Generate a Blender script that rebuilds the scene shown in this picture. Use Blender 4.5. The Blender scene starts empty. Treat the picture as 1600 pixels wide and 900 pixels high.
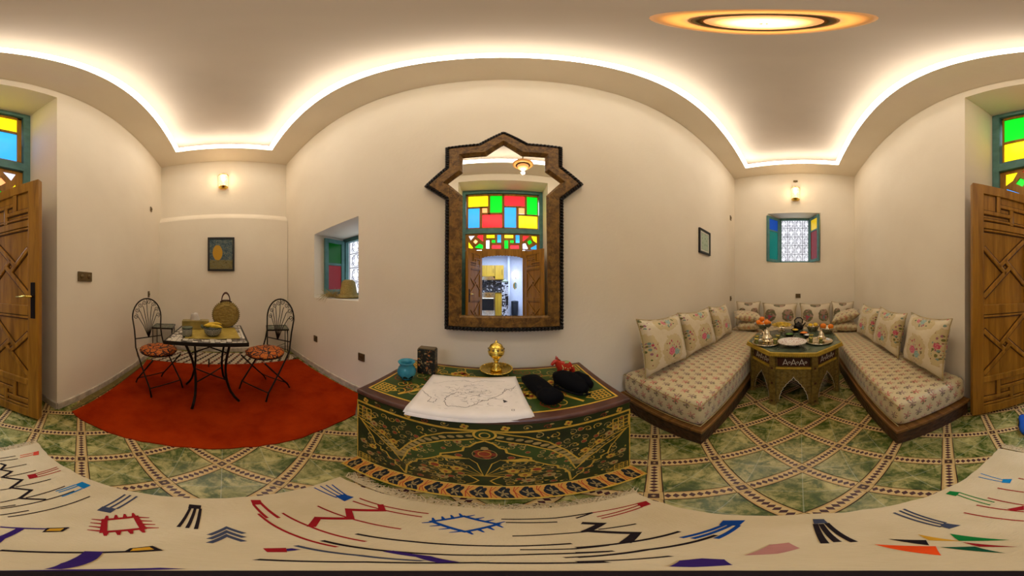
import bpy, bmesh, math, random
from math import sin, cos, pi, radians, sqrt, tan, atan2
from mathutils import Vector, Matrix

# ---------------------------------------------------------------- camera, world, lights, exposure
S = bpy.context.scene
EYE = 1.15
cam_d = bpy.data.cameras.new('camera')
cam = bpy.data.objects.new('camera', cam_d)
S.collection.objects.link(cam)
cam.location = (0, 0, EYE)
cam.rotation_euler = (pi/2, 0, 0)
cam_d.type = 'PANO'
cam_d.clip_start = 0.02
cyc = cam_d.cycles if hasattr(cam_d, 'cycles') else cam_d
for tgt in (cyc, cam_d):
    try:
        tgt.panorama_type = 'EQUIRECTANGULAR'
        tgt.latitude_min = -pi/2; tgt.latitude_max = pi/2
        tgt.longitude_min = -radians(160); tgt.longitude_max = radians(160)
    except Exception:
        pass
S.camera = cam
W = bpy.data.worlds.new('world'); S.world = W; W.use_nodes = True
bgn = W.node_tree.nodes['Background']
bgn.inputs[0].default_value = (0.78, 0.88, 1.0, 1); bgn.inputs[1].default_value = 1.35
S.view_settings.view_transform = 'Standard'; S.view_settings.look = 'None'
S.view_settings.exposure = 0.72; S.view_settings.gamma = 1.0
try: S.view_settings.use_curve_mapping = False
except Exception: pass
COVE_POWER = 9.0
CEIL_LAMP_W = 4.0
KITCHEN_W = 75.0

def light(name, kind, loc, power, color, size=0.3, rot=(0, 0, 0), size_y=None):
    d = bpy.data.lights.new(name, kind); d.energy = power; d.color = color
    if kind == 'AREA':
        d.size = size
        if size_y: d.shape = 'RECTANGLE'; d.size_y = size_y
    else: d.shadow_soft_size = size
    o = bpy.data.objects.new(name, d); S.collection.objects.link(o)
    o.location = loc; o.rotation_euler = rot
    return o
light('ceiling_lamp_light', 'POINT', (0.240, 0.048, 2.975), CEIL_LAMP_W, (1, .80, .55), .025)
light('kitchen_light', 'AREA', (0.0, -3.2, 2.55), KITCHEN_W, (.62, .77, 1.0), 1.6)

# ---------------------------------------------------------------- helpers
C = S.collection
rnd = random.Random(4)
def smooth_obj(o, on=True):
    o.data.polygons.foreach_set('use_smooth', [on]*len(o.data.polygons))
def seg_frame(d):
    d = d.normalized()
    u = d.cross(Vector((0, 0, 1)))
    if u.length < 1e-3: u = Vector((1, 0, 0))
    u.normalize(); return u, u.cross(d).normalized()
class MB:
    def __init__(s): s.bm = bmesh.new(); s.mi = 0; s.uv = None
    def f(s, vs):
        try:
            fc = s.bm.faces.new(vs); fc.material_index = s.mi; return fc
        except ValueError: return None
    def box(s, c, d, M=None):
        x, y, z = d[0]/2, d[1]/2, d[2]/2
        P = [Vector((sx*x, sy*y, sz*z)) for sz in (-1, 1) for sy in (-1, 1) for sx in (-1, 1)]
        if M is not None: P = [M @ p for p in P]
        v = [s.bm.verts.new(p + Vector(c)) for p in P]
        for q in ((0,2,3,1),(4,5,7,6),(0,1,5,4),(2,6,7,3),(0,4,6,2),(1,3,7,5)): s.f([v[i] for i in q])
        return s
    def prism(s, poly, a, b, mp=None):
        """polygon extruded from a to b; mp maps (x, y, t) to a point"""
        mp = mp or (lambda x, y, t: (x, y, t))
        A = [s.bm.verts.new(mp(x, y, a)) for x, y in poly]; B = [s.bm.verts.new(mp(x, y, b)) for x, y in poly]
        s.f(A[::-1]); s.f(B)
        n = len(poly)
        for i in range(n): s.f([A[i], A[(i+1) % n], B[(i+1) % n], B[i]])
        return s
    def tube(s, pts, r, seg=8, closed=False, cap=True):
        pts = [Vector(p) for p in pts]; n = len(pts)
        R = r if isinstance(r, (list, tuple)) else [r]*n
        rings = []; up = None
        for i, p in enumerate(pts):
            if closed: d = pts[(i+1) % n]-pts[i-1]
            else: d = pts[min(i+1, n-1)]-pts[max(i-1, 0)]
            if d.length < 1e-9: d = Vector((0, 0, 1))
            d.normalize()
            if up is None: u, w = seg_frame(d)
            else:
                u = up - d*up.dot(d)
                if u.length < 1e-4: u, w = seg_frame(d)
                u.normalize(); w = u.cross(d).normalized()
            up = u
            rings.append([s.bm.verts.new(p+(u*cos(2*pi*k/seg)+w*sin(2*pi*k/seg))*R[i]) for k in range(seg)])
        for i in range(n if closed else n-1):
            a, b = rings[i], rings[(i+1) % n]
            for k in range(seg): s.f([a[k], a[(k+1) % seg], b[(k+1) % seg], b[k]])
        if cap and not closed: s.f(rings[0][::-1]); s.f(rings[-1])
        return s
    def cyl(s, a, b, r, r2=None, seg=12): return s.tube([a, b], [r, r if r2 is None else r2], seg)
    def lathe(s, prof, seg=24, c=(0, 0, 0), sx=1, sy=1):
        rings = []
        for r, z in prof:
            rings.append([s.bm.verts.new((c[0]+r*cos(2*pi*k/seg)*sx, c[1]+r*sin(2*pi*k/seg)*sy, c[2]+z)) for k in range(seg)] if r > 1e-6 else [s.bm.verts.new((c[0], c[1], c[2]+z))])
        for a, b in zip(rings, rings[1:]):
            for k in range(seg):
                k2 = (k+1) % seg
                if len(a) == 1 and len(b) == 1: continue
                if len(a) == 1: s.f([a[0], b[k2], b[k]])
                elif len(b) == 1: s.f([a[k], a[k2], b[0]])
                else: s.f([a[k], a[k2], b[k2], b[k]])
        return s
    def ball(s, c, r, seg=12, rings=8, sc=(1, 1, 1)):
        return s.lathe([(r*sin(pi*i/rings)*1.0, -r*cos(pi*i/rings)*sc[2]) for i in range(rings+1)], seg, c, sc[0], sc[1])
    def ribbon(s, pts, w, mp, t=0.0, closed=False):
        """flat stroke of width w along 2-D points, placed by mp(x, y, t)"""
        pts = [Vector(p) for p in pts]; n = len(pts); W_ = w if isinstance(w, (list, tuple)) else [w]*n
        Lp, Rp = [], []
        for i in range(n):
            a = pts[i-1] if (closed or i > 0) else None
            b = pts[(i+1) % n] if (closed or i < n-1) else None
            p = pts[i]
            d1 = (p-a).normalized() if a is not None and (p-a).length > 1e-9 else None
            d2 = (b-p).normalized() if b is not None and (b-p).length > 1e-9 else None
            if d1 is None: d1 = d2
            if d2 is None: d2 = d1
            if d1 is None: continue
            t_ = d1+d2
            if t_.length < 1e-3: t_ = d1
            t_.normalize(); nn = Vector((-t_.y, t_.x))
            k = max(.45, nn.dot(Vector((-d1.y, d1.x))))
            Lp.append(s.bm.verts.new(mp(*(p+nn*(W_[i]/2/k)), t))); Rp.append(s.bm.verts.new(mp(*(p-nn*(W_[i]/2/k)), t)))
        m = len(Lp)
        for i in range(m if closed else m-1):
            j = (i+1) % m; s.f([Rp[i], Rp[j], Lp[j], Lp[i]])
        return s
    def poly(s, pts, mp, t=0.0):
        s.f([s.bm.verts.new(mp(x, y, t)) for x, y in pts]); return s
    def build(s, name, mat, parent=None, smooth=False, bevel=0, seg=2, box_uv=False, sub=0, recalc=True):
        if recalc: bmesh.ops.recalc_face_normals(s.bm, faces=s.bm.faces[:])
        if box_uv:
            L = s.bm.loops.layers.uv.new('UVMap'); s.bm.normal_update()
            for fc in s.bm.faces:
                n = fc.normal; ax = max(range(3), key=lambda i: abs(n[i]))
                for l in fc.loops:
                    c = l.vert.co
                    l[L].uv = ((c.y, c.z), (c.x, c.z), (c.x, c.y))[ax]
        me = bpy.data.meshes.new(name); s.bm.to_mesh(me); s.bm.free()
        for m in (mat if isinstance(mat, (list, tuple)) else [mat]): me.materials.append(m)
        o = bpy.data.objects.new(name, me); C.objects.link(o)
        if parent: o.parent = parent
        if smooth: smooth_obj(o)
        if bevel:
            b = o.modifiers.new('bevel', 'BEVEL'); b.width = bevel; b.segments = seg; b.limit_method = 'ANGLE'; b.angle_limit = radians(40)
        if sub:
            q = o.modifiers.new('sub', 'SUBSURF'); q.levels = sub; q.render_levels = sub
        return o
def thing(name, label, cat, loc=(0, 0, 0), rz=0.0, group=None):
    o = bpy.data.objects.new(name, None); C.objects.link(o); o.empty_display_size = .05
    o.location = loc; o.rotation_euler = (0, 0, rz); o['label'] = label; o['category'] = cat
    if group: o['group'] = group
    return o
def tag(o, label, cat, group=None, kind=None):
    o['label'] = label; o['category'] = cat
    if group: o['group'] = group
    if kind: o['kind'] = kind
    return o
def struct(o): o['kind'] = 'structure'; return o
def at(o, loc, rz=0.0): o.location = loc; o.rotation_euler = (0, 0, rz); return o
def kids(o): return [c for c in C.objects if c.parent == o]
def dup(o, loc, rz, label, group=None):
    def rec(a, par):
        c = a.copy(); C.objects.link(c)
        if par: c.parent = par
        for k in KID.get(a.name, []): rec(k, c)
        return c
    KID = {}
    for c in list(C.objects):
        if c.parent: KID.setdefault(c.parent.name, []).append(c)
    r = rec(o, None); r.location = loc; r.rotation_euler = (0, 0, rz); r['label'] = label
    if group: r['group'] = group
    return r
def ray(x, y):
    lo = radians((x-800)*.2); la = radians((450-y)*.2)
    return sin(lo)*cos(la), cos(lo)*cos(la), sin(la)
def ground(x, y, z=0.0):
    """pixel of the photograph -> point on the level plane at height z"""
    r = ray(x, y); t = (z-EYE)/r[2]; return (r[0]*t, r[1]*t)

# ---------------------------------------------------------------- node materials
class NT:
    def __init__(s, name):
        s.m = bpy.data.materials.new(name); s.m.use_nodes = True; s.t = s.m.node_tree
        s.b = s.t.nodes['Principled BSDF']; s.out = s.t.nodes['Material Output']
        s.b.inputs['Specular IOR Level'].default_value = .28
    def n(s, typ, **kw):
        q = s.t.nodes.new(typ)
        for k, v in kw.items(): setattr(q, k, v)
        return q
    def lk(s, v, sock):
        if hasattr(v, 'default_value') or isinstance(v, bpy.types.NodeSocket): s.t.links.new(v, sock)
        else:
            if sock.type == 'RGBA' and len(v) == 3: v = (*v, 1)
            sock.default_value = v
    def ma(s, op, a, b=None, c=None, clamp=False):
        q = s.n('ShaderNodeMath', operation=op, use_clamp=clamp)
        for i, v in enumerate((a, b, c)):
            if v is not None: s.lk(v, q.inputs[i])
        return q.outputs[0]
    def mix(s, f, a, b, blend='MIX'):
        q = s.n('ShaderNodeMix', data_type='RGBA', blend_type=blend)
        s.lk(f, q.inputs[0]); s.lk(a, q.inputs[6]); s.lk(b, q.inputs[7]); return q.outputs[2]
    def co(s, kind='Object'): return s.n('ShaderNodeTexCoord').outputs[kind]
    def mp(s, v, sc=(1, 1, 1), loc=(0, 0, 0), rot=(0, 0, 0)):
        q = s.n('ShaderNodeMapping'); s.lk(v, q.inputs[0]); q.inputs[1].default_value = loc; q.inputs[2].default_value = rot; q.inputs[3].default_value = sc
        return q.outputs[0]
    def sep(s, v):
        q = s.n('ShaderNodeSeparateXYZ'); s.lk(v, q.inputs[0]); return q.outputs
    def noise(s, v, scale, detail=3, rough=.5, dist=0, out=0):
        q = s.n('ShaderNodeTexNoise'); s.lk(v, q.inputs['Vector']); q.inputs['Scale'].default_value = scale
        q.inputs['Detail'].default_value = detail; q.inputs['Roughness'].default_value = rough; q.inputs['Distortion'].default_value = dist
        return q.outputs[out]
    def voro(s, v, scale, out='Distance', feature='F1', rand=1.0):
        q = s.n('ShaderNodeTexVoronoi', feature=feature); s.lk(v, q.inputs['Vector']); q.inputs['Scale'].default_value = scale
        q.inputs['Randomness'].default_value = rand; return q.outputs[out]
    def ramp(s, f, stops, interp='LINEAR'):
        q = s.n('ShaderNodeValToRGB'); s.lk(f, q.inputs[0]); r = q.color_ramp; r.interpolation = interp
        while len(r.elements) < len(stops): r.elements.new(.5)
        for e, (p, c) in zip(r.elements, stops): e.position = p; e.color = (*c, 1) if len(c) == 3 else c
        return q.outputs[0]
    def bump(s, h, st=.3, dist=.01):
        q = s.n('ShaderNodeBump'); s.lk(h, q.inputs['Height']); q.inputs['Strength'].default_value = st; q.inputs['Distance'].default_value = dist
        s.t.links.new(q.outputs[0], s.b.inputs['Normal'])
    def set(s, col=None, rough=None, metal=None, **kw):
        if col is not None: s.lk(col, s.b.inputs['Base Color'])
        if rough is not None: s.lk(rough, s.b.inputs['Roughness'])
        if metal is not None: s.lk(metal, s.b.inputs['Metallic'])
        for k, v in kw.items(): s.lk(v, s.b.inputs[k.replace('_', ' ')])
        return s.m
def lin(r, g, b):
    f = lambda c: (c/255/12.92) if c/255 <= .04045 else ((c/255+.055)/1.055)**2.4
    return (f(r), f(g), f(b))
def plain(name, col, rough=.5, metal=0, var=.12, scale=12, bump=0.0, bscale=60, **kw):
    t = NT(name); o = t.co()
    nz = t.noise(o, scale, 4)
    c2 = tuple(min(1, c*(1+var)) for c in col); c1 = tuple(c*(1-var) for c in col)
    t.set(t.ramp(nz, [(.3, c1), (.7, c2)]), rough, metal, **kw)
    if bump: t.bump(t.noise(o, bscale, 4), bump, .004)
    return t.m
def glow(name, col, st, base=None):
    t = NT(name); t.set(base or col, .4, 0); t.b.inputs['Emission Color'].default_value = (*col, 1); t.b.inputs['Emission Strength'].default_value = st
    return t.m
def wood(name, c1, c2, scale=1.0, rough=.38, axis='z'):
    t = NT(name); sc = {'z': (9, 9, .7), 'x': (.7, 9, 9), 'y': (9, .7, 9)}[axis]
    v = t.mp(t.co(), tuple(q*scale for q in sc))
    a = t.noise(v, 2.2, 5, .6, .8); b = t.noise(t.mp(v, (4, 4, 4)), 3, 3)
    c = t.mix(t.ma('MULTIPLY', b, .35), t.ramp(a, [(.3, c1), (.68, c2)]), c1)
    t.set(c, rough); t.bump(a, .12, .003); return t.m
M = {}
def plaster():
    t = NT('plaster'); o = t.co()
    a = t.noise(o, 1.3, 4); b = t.noise(o, 35, 5)
    t.set(t.ramp(a, [(.3, (.77, .69, .555)), (.7, (.83, .755, .62))]), .7)
    t.bump(t.ma('ADD', b, t.ma('MULTIPLY', t.noise(o, 5, 3), 2.0)), .10, .01); return t.m
M['plaster'] = plaster()
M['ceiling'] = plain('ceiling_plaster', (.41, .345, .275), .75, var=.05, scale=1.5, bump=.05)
M['skirt'] = plain('grey_marble', (.50, .43, .34), .3, var=.3, scale=14)
M['grout'] = plain('grout', (.25, .2, .13), .8)
M['led'] = glow('led_strip', (1, .925, .82), COVE_POWER)
M['teal'] = plain('teal_paint', (.085, .20, .19), .5, var=.2, scale=8, bump=.15)
M['wood_door'] = wood('cedar_door', (.20, .085, .006), (.46, .215, .020), 1.0)
M['wood_dark'] = wood('dark_wood', (.035, .014, .007), (.10, .042, .018), 1.2, .4, 'x')
M['wood_step'] = wood('brown_wood', (.12, .05, .012), (.28, .13, .03), 1.2, .4, 'x')
M['groove_shade'] = plain('dark_groove_shade', (.07, .026, .004), .6)
M['iron'] = plain('wrought_iron', (.018, .013, .010), .42, .6)
M['brass'] = plain('brass', (.72, .52, .10), .16, 1.0, var=.15, scale=40, bump=.45, bscale=120)
M['silver'] = plain('silver', (.80, .72, .55), .14, 1.0, var=.12, bump=.2, bscale=90)
M['bronze'] = plain('bronze_plate', (.16, .115, .055), .35, .7)
M['paper'] = plain('paper', (.74, .68, .62), .7, var=.05)
M['ink'] = plain('ink', (.05, .045, .045), .8)
M['ink_light'] = plain('grey_ink', (.27, .25, .24), .8)
M['black_cloth'] = plain('black_cloth', (.003, .003, .004), .85, bump=.2, Specular_IOR_Level=.08)
M['orange'] = plain('orange_peel', (.85, .22, .01), .42, bump=.35, bscale=250)
M['lemon'] = plain('yellow_fruit', (.78, .50, .03), .4, bump=.2)
M['green_leaf'] = plain('green_leaf', (.08, .16, .02), .5)
M['white_glaze'] = plain('white_glaze', (.68, .65, .58), .15)
M['gold_paint'] = plain('gold_paint', (.52, .31, .035), .42, .0, var=.2, scale=30)
M['gold_pale'] = plain('pale_gold_paint', (.36, .25, .075), .5, var=.2, scale=30)
M['red_paint'] = plain('red_paint', (.25, .035, .012), .45)
M['green_paint'] = plain('green_panel', (.028, .055, .008), .38, var=.5, scale=9)
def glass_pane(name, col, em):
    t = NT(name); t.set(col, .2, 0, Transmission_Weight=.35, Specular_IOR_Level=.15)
    t.b.inputs['Emission Color'].default_value = (*col, 1); t.b.inputs['Emission Strength'].default_value = em  # glow added to the pane itself, standing in for light coming through
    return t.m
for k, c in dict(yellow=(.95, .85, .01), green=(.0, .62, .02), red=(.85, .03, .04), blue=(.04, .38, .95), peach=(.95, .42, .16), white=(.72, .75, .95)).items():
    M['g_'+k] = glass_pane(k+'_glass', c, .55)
M['w_green'] = glass_pane('window_green_glass', (.0, .13, .006), .08); M['w_red'] = glass_pane('window_red_glass', (.28, .008, .012), .12)
M['w_teal'] = glass_pane('window_teal_glass', (.01, .22, .20), .18); M['w_blue'] = glass_pane('window_blue_glass', (.01, .08, .42), .25)
M['w_yellow'] = glass_pane('window_yellow_glass', (.65, .48, .02), .30)

# ---------------------------------------------------------------- room shell
FL, BL, BR, FR = Vector((-3.234, 1.140)), Vector((-3.328, -1.185)), Vector((3.754, -1.148)), Vector((3.778, 1.406))
ZS, ZC = 3.87, 4.10            # ledge soffit, upper ceiling
ROOM = [FL, BL, BR, FR]
def wall(name, A, B, z0, z1, th, out, hole=None, inner=None, ext=(.3, .3)):
    """wall with its room face on the line A-B, th thick to the side 'out'; hole = (s0, s1, za, zb) on the room face, inner = the same on the outer face"""
    A = Vector(A); B = Vector(B); d = (B-A).normalized(); o = Vector(out).normalized(); Ln = (B-A).length
    mb = MB(); V = {}
    def P(s, z, t):
        k = (round(s, 4), round(z, 4), round(t, 4))
        if k not in V:
            q = A+d*s+o*t; V[k] = mb.bm.verts.new((q.x, q.y, z))
        return V[k]
    a, b = -ext[0], Ln+ext[1]
    if not hole:
        R = [(a, z0), (b, z0), (b, z1), (a, z1)]
        mb.f([P(s, z, 0) for s, z in R]); mb.f([P(s, z, th) for s, z in R][::-1])
        for i in range(4):
            p, q = R[i], R[(i+1) % 4]; mb.f([P(*p, 0), P(*p, th), P(*q, th), P(*q, 0)])
    else:
        inner = inner or hole
        for t, h, fl in ((0, hole, 0), (th, inner, 1)):
            s0, s1, za, zb = h
            if za > z0: Q = [[(a, z0), (b, z0), (s1, za), (s0, za)], [(b, z0), (b, z1), (s1, zb), (s1, za)], [(b, z1), (a, z1), (s0, zb), (s1, zb)], [(a, z1), (a, z0), (s0, za), (s0, zb)]]
            else: Q = [[(a, z0), (s0, z0), (s0, zb), (a, z1)], [(s1, z0), (b, z0), (b, z1), (s1, zb)], [(b, z1), (a, z1), (s0, zb), (s1, zb)]]
            for q in Q: mb.f([P(*c, t) for c in q])
        s0, s1, za, zb = hole; i0, i1, ia, ib = inner
        H = [(s0, za), (s1, za), (s1, zb), (s0, zb)]; I = [(i0, ia), (i1, ia), (i1, ib), (i0, ib)]
        for i in range(4):
            if i == 0 and za <= z0: continue
            j = (i+1) % 4; mb.f([P(*H[i], 0), P(*H[j], 0), P(*I[j], th), P(*I[i], th)])
        R = [(a, z0), (b, z0), (b, z1), (a, z1)]
        for i in range(4):
            p, q = R[i], R[(i+1) % 4]
            if i == 0 and za <= z0: continue
            mb.f([P(*p, 0), P(*p, th), P(*q, th), P(*q, 0)])
    return struct(mb.build(name, M['plaster']))
dF = (FR-FL).normalized(); nF = Vector((-dF.y, dF.x))      # outward normal of the front wall
dB = (BR-BL).normalized(); nB = Vector((dB.y, -dB.x))
YAWF = atan2(dF.y, dF.x)
OF = Vector((0, 1.263))                                    # where the front wall crosses x = 0
s_of = (OF-FL).dot(dF)
def onF(s, off=0.0):                                       # point along the front wall, off metres into the room
    q = OF+dF*s-nF*off; return q
HW = (s_of-2.20, s_of-1.345, 1.02, 1.90)
wall('wall_front', FL, FR, -.05, 4.2, .56, nF, HW)
s0b = -.91-BL.x; s1b = .925-BL.x
wall('wall_back', BL, BR, -.05, 4.2, .48, nB, (s0b, s1b, -.05, 3.67))
dR = (FR-BR).normalized(); nR = Vector((dR.y, -dR.x))
def sR(y): return (y-BR.y)/dR.y
wall('wall_right', BR, FR, -.05, 4.2, .31, nR, (sR(-.42), sR(.68), 1.68, 2.79), (sR(-.225), sR(.455), 1.70, 2.76), ext=(0, 0))
mb = MB()
dL = (FL-BL).normalized(); nL = Vector((-dL.y, dL.x))
def Lmap(x, y, t):
    q = BL+dL*t-nL*x; return (q.x, q.y, y)
mb.prism([(0, 4.2), (-.25, 4.2), (-.25, -.05), (.095, -.05), (.095, 2.43), (.075, 2.47), (0, 2.55)], 0.0, (FL-BL).length, Lmap)
struct(mb.build('wall_left', M['plaster']))

# upper ceiling, ledge soffit with its hidden light strip
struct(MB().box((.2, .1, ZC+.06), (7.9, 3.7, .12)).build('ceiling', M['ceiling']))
IN = [Vector((-2.818, .755)), Vector((-2.878, -.771)), Vector((3.357, -.713)), Vector((3.403, 1.04))]
OUT = [FL+Vector((-.12, .12)), BL+Vector((-.12, -.12)), BR+Vector((.12, -.12)), FR+Vector((.12, .12))]
mb = MB()
for i in range(4):
    j = (i+1) % 4
    for za, flip in ((ZS, 0), (ZS+.06, 1)):
        mb.f([mb.bm.verts.new((*p, za)) for p in (OUT[i], OUT[j], IN[j], IN[i])])
    mb.f([mb.bm.verts.new((p[0], p[1], z)) for p, z in ((IN[i], ZS), (IN[j], ZS), (IN[j], ZS+.06), (IN[i], ZS+.06))])
bmesh.ops.remove_doubles(mb.bm, verts=mb.bm.verts[:], dist=1e-5)
struct(mb.build('trim_1', M['plaster']))
cen = Vector((.27, .08))
mb = MB()
def shr(p, k): 
    q = p.copy(); q.x -= k*(1 if p.x > cen.x else -1); q.y -= k*(1 if p.y > cen.y else -1); return q
A0 = [shr(p, .0) for p in IN]; A1 = [shr(p, .055) for p in IN]
for i in range(4):
    j = (i+1) % 4
    c = [(A0[i], ZS+.012), (A0[j], ZS+.012), (A1[j], ZS+.03), (A1[i], ZS+.03)]; u = [(A0[i], ZS+.085), (A0[j], ZS+.085), (A1[j], ZS+.06), (A1[i], ZS+.06)]
    for q in (c, u, [c[3], c[2], u[2], u[3]], [c[0], c[1], u[1], u[0]]): mb.f([mb.bm.verts.new((*p, z)) for p, z in q])
bmesh.ops.remove_doubles(mb.bm, verts=mb.bm.verts[:], dist=1e-5)
o = mb.build('cove_light', M['led'])
tag(o, 'bright warm white light strip running all round the ceiling ledge', 'light strip')

# skirting boards
def skirt(name, A, B, n_in, h=.075, th=.014):
    A = Vector(A); B = Vector(B); d = (B-A).normalized(); n = Vector(n_in).normalized(); mb = MB()
    def mp(x, y, t): q = A+d*t+n*x; return (q.x, q.y, y)
    mb.prism([(-.002, 0), (th, 0), (th, h-.006), (th-.005, h), (-.002, h)], 0, (B-A).length, mp)
    return struct(mb.build(name, M['skirt']))
skirt('baseboard_front', FL+dF*.09, FR, -nF)
skirt('baseboard_left', BL-nL*.095, FL-nL*.095, -nL)
skirt('baseboard_back_left', BL+dB*.1, BL+dB*s0b, -nB)
skirt('baseboard_back_right', BL+dB*s1b, BR, -nB)
skirt('baseboard_right', BR, FR, -nR)
skirt('baseboard_niche_left', (-.91, -1.17), (-.91, -1.64), (1, 0))
skirt('baseboard_niche_right', (.925, -1.17), (.925, -1.64), (-1, 0))

# ---------------------------------------------------------------- tiled floor
floor = MB().box((.2, -.2, -.037), (7.9, 3.9, .05)).build('floor', M['grout']); struct(floor)
def tile_mat():
    t = NT('green_tile'); o = t.co(); inf = t.n('ShaderNodeObjectInfo').outputs['Random']
    geo = t.n('ShaderNodeNewGeometry').outputs['Position']
    v = t.n('ShaderNodeVectorMath', operation='ADD'); t.lk(o, v.inputs[0])
    cb = t.n('ShaderNodeCombineXYZ'); t.lk(t.ma('MULTIPLY', inf, 37.), cb.inputs[0]); t.lk(t.ma('MULTIPLY', inf, 11.), cb.inputs[1]); t.lk(cb.outputs[0], v.inputs[1])
    a = t.noise(v.outputs[0], 7, 5, .65, 1.2); b = t.noise(v.outputs[0], 30, 5, .75, .6)
    s = t.ma('ADD', t.ma('MULTIPLY', a, .62), t.ma('MULTIPLY', b, .38))
    c = t.ramp(s, [(.38, (.018, .038, .004)), (.45, (.075, .095, .014)), (.51, (.24, .21, .06)), (.60, (.42, .35, .12))])
    x, y, z = t.sep(o)
    d1 = t.ma('ABSOLUTE', x); d2 = t.ma('ABSOLUTE', y)
    # corner-to-corner facet cut of the tile
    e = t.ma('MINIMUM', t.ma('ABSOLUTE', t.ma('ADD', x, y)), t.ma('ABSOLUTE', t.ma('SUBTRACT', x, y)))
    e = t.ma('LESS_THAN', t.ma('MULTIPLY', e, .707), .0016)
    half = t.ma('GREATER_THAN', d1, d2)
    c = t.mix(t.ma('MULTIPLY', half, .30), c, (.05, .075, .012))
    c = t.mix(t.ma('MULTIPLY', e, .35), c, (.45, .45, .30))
    t.set(c, .22, Specular_IOR_Level=.45)
    t.bump(b, .10, .003); return t.m
def strip_mat():
    t = NT('border_tile'); x, y, z = t.sep(t.co())
    fx = t.ma('SUBTRACT', t.ma('FRACT', t.ma('ADD', t.ma('DIVIDE', x, .0243), .5)), .5)
    r = t.ma('ADD', t.ma('ABSOLUTE', t.ma('MULTIPLY', fx, 1.0)), t.ma('ABSOLUTE', t.ma('DIVIDE', y, .034)))
    dm = t.ma('LESS_THAN', r, .47)
    ed = t.ma('GREATER_THAN', t.ma('ABSOLUTE', y), .0265)
    ed2 = t.ma('MULTIPLY', t.ma('GREATER_THAN', t.ma('ABSOLUTE', y), .019), .45)
    nz = t.noise(t.co(), 60, 3)
    c = t.mix(nz, (.46, .30, .11), (.58, .41, .18))
    c = t.mix(ed2, c, (.40, .22, .05)); c = t.mix(dm, c, (.055, .02, .02)); c = t.mix(ed, c, (.06, .022, .008))
    t.set(c, .22); return t.m
M['tile'] = tile_mat(); M['strip'] = strip_mat(); 
def node_mat():
    t = NT('corner_mosaic'); x, y, z = t.sep(t.co()); s_ = t.ma('MAXIMUM', t.ma('ABSOLUTE', x), t.ma('ABSOLUTE', y))
    d = t.ma('LESS_THAN', s_, .017); q = t.ma('LESS_THAN', t.ma('ADD', t.ma('ABSOLUTE', x), t.ma('ABSOLUTE', y)), .008)
    c = t.mix(d, (.46, .30, .11), (.045, .018, .014)); c = t.mix(q, c, (.35, .22, .09)); t.set(c, .22); return t.m
M['node'] = node_mat()
def clip(poly, cl):
    for i in range(len(cl)):
        a, b = cl[i], cl[(i+1) % len(cl)]; out = []
        side = lambda p: (b[0]-a[0])*(p[1]-a[1])-(b[1]-a[1])*(p[0]-a[0])
        for k in range(len(poly)):
            p, q = poly[k], poly[(k+1) % len(poly)]; sp, sq = side(p), side(q)
            if sp >= 0: out.append(p)
            if sp*sq < 0: u = sp/(sp-sq); out.append((p[0]+(q[0]-p[0])*u, p[1]+(q[1]-p[1])*u))
        poly = out
        if len(poly) < 3: return []
    return poly
def inpoly(p, cl):
    return all((b[0]-a[0])*(p[1]-a[1])-(b[1]-a[1])*(p[0]-a[0]) >= 0 for a, b in zip(cl, cl[1:]+cl[:1]))
ROOMP = [tuple(FL), tuple(BL), tuple(BR), tuple(FR)]
NICHE = [(-.91, -1.165), (-.91, -1.66), (.925, -1.66), (.925, -1.165)]
HID = [[(-3.3, -1.1), (-1.0, -1.1), (-1.0, 1.3), (-3.3, 1.3)],           # red rug
       [(-.46, -.86), (.34, -.86), (.34, .40), (-.46, .40)],              # white rug
       [(.90, .6), (3.8, .6), (3.8, 1.5), (.90, 1.5)], [(.92, -1.2), (3.8, -1.2), (3.8, -.6), (.92, -.6)], [(3.15, -1), (3.8, -1), (3.8, 1), (3.15, 1)]]
HP = .197; X0, Y0 = -.61, -.6
CS, BW = .2786, .060
def square(cx, cy, hx, hy, rot):
    c, s_ = cos(rot), sin(rot)
    return [(cx+x*c-y*s_, cy+x*s_+y*c) for x, y in ((-hx, -hy), (hx, -hy), (hx, hy), (-hx, hy))]
pieces = {'tile': [], 'strip': [], 'node': []}
for i in range(-16, 26):
    for j in range(-8, 14):
        x, y = X0+HP*i, Y0+HP*j
        if (i+j) % 2 == 0:
            pieces['node'].append((x, y, BW/2-.0012, BW/2-.0012, pi/4))
            for sg in (1, -1): pieces['strip'].append((x+HP/2, y+sg*HP/2, (CS-BW)/2-.0012, BW/2-.0012, sg*pi/4))
        else: pieces['tile'].append((x, y, (CS-BW)/2-.0012, (CS-BW)/2-.0012, pi/4))
proto_mesh = {}
NAMES = {'tile': 'floor_tile', 'strip': 'border_tile', 'node': 'corner_tile'}
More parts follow.
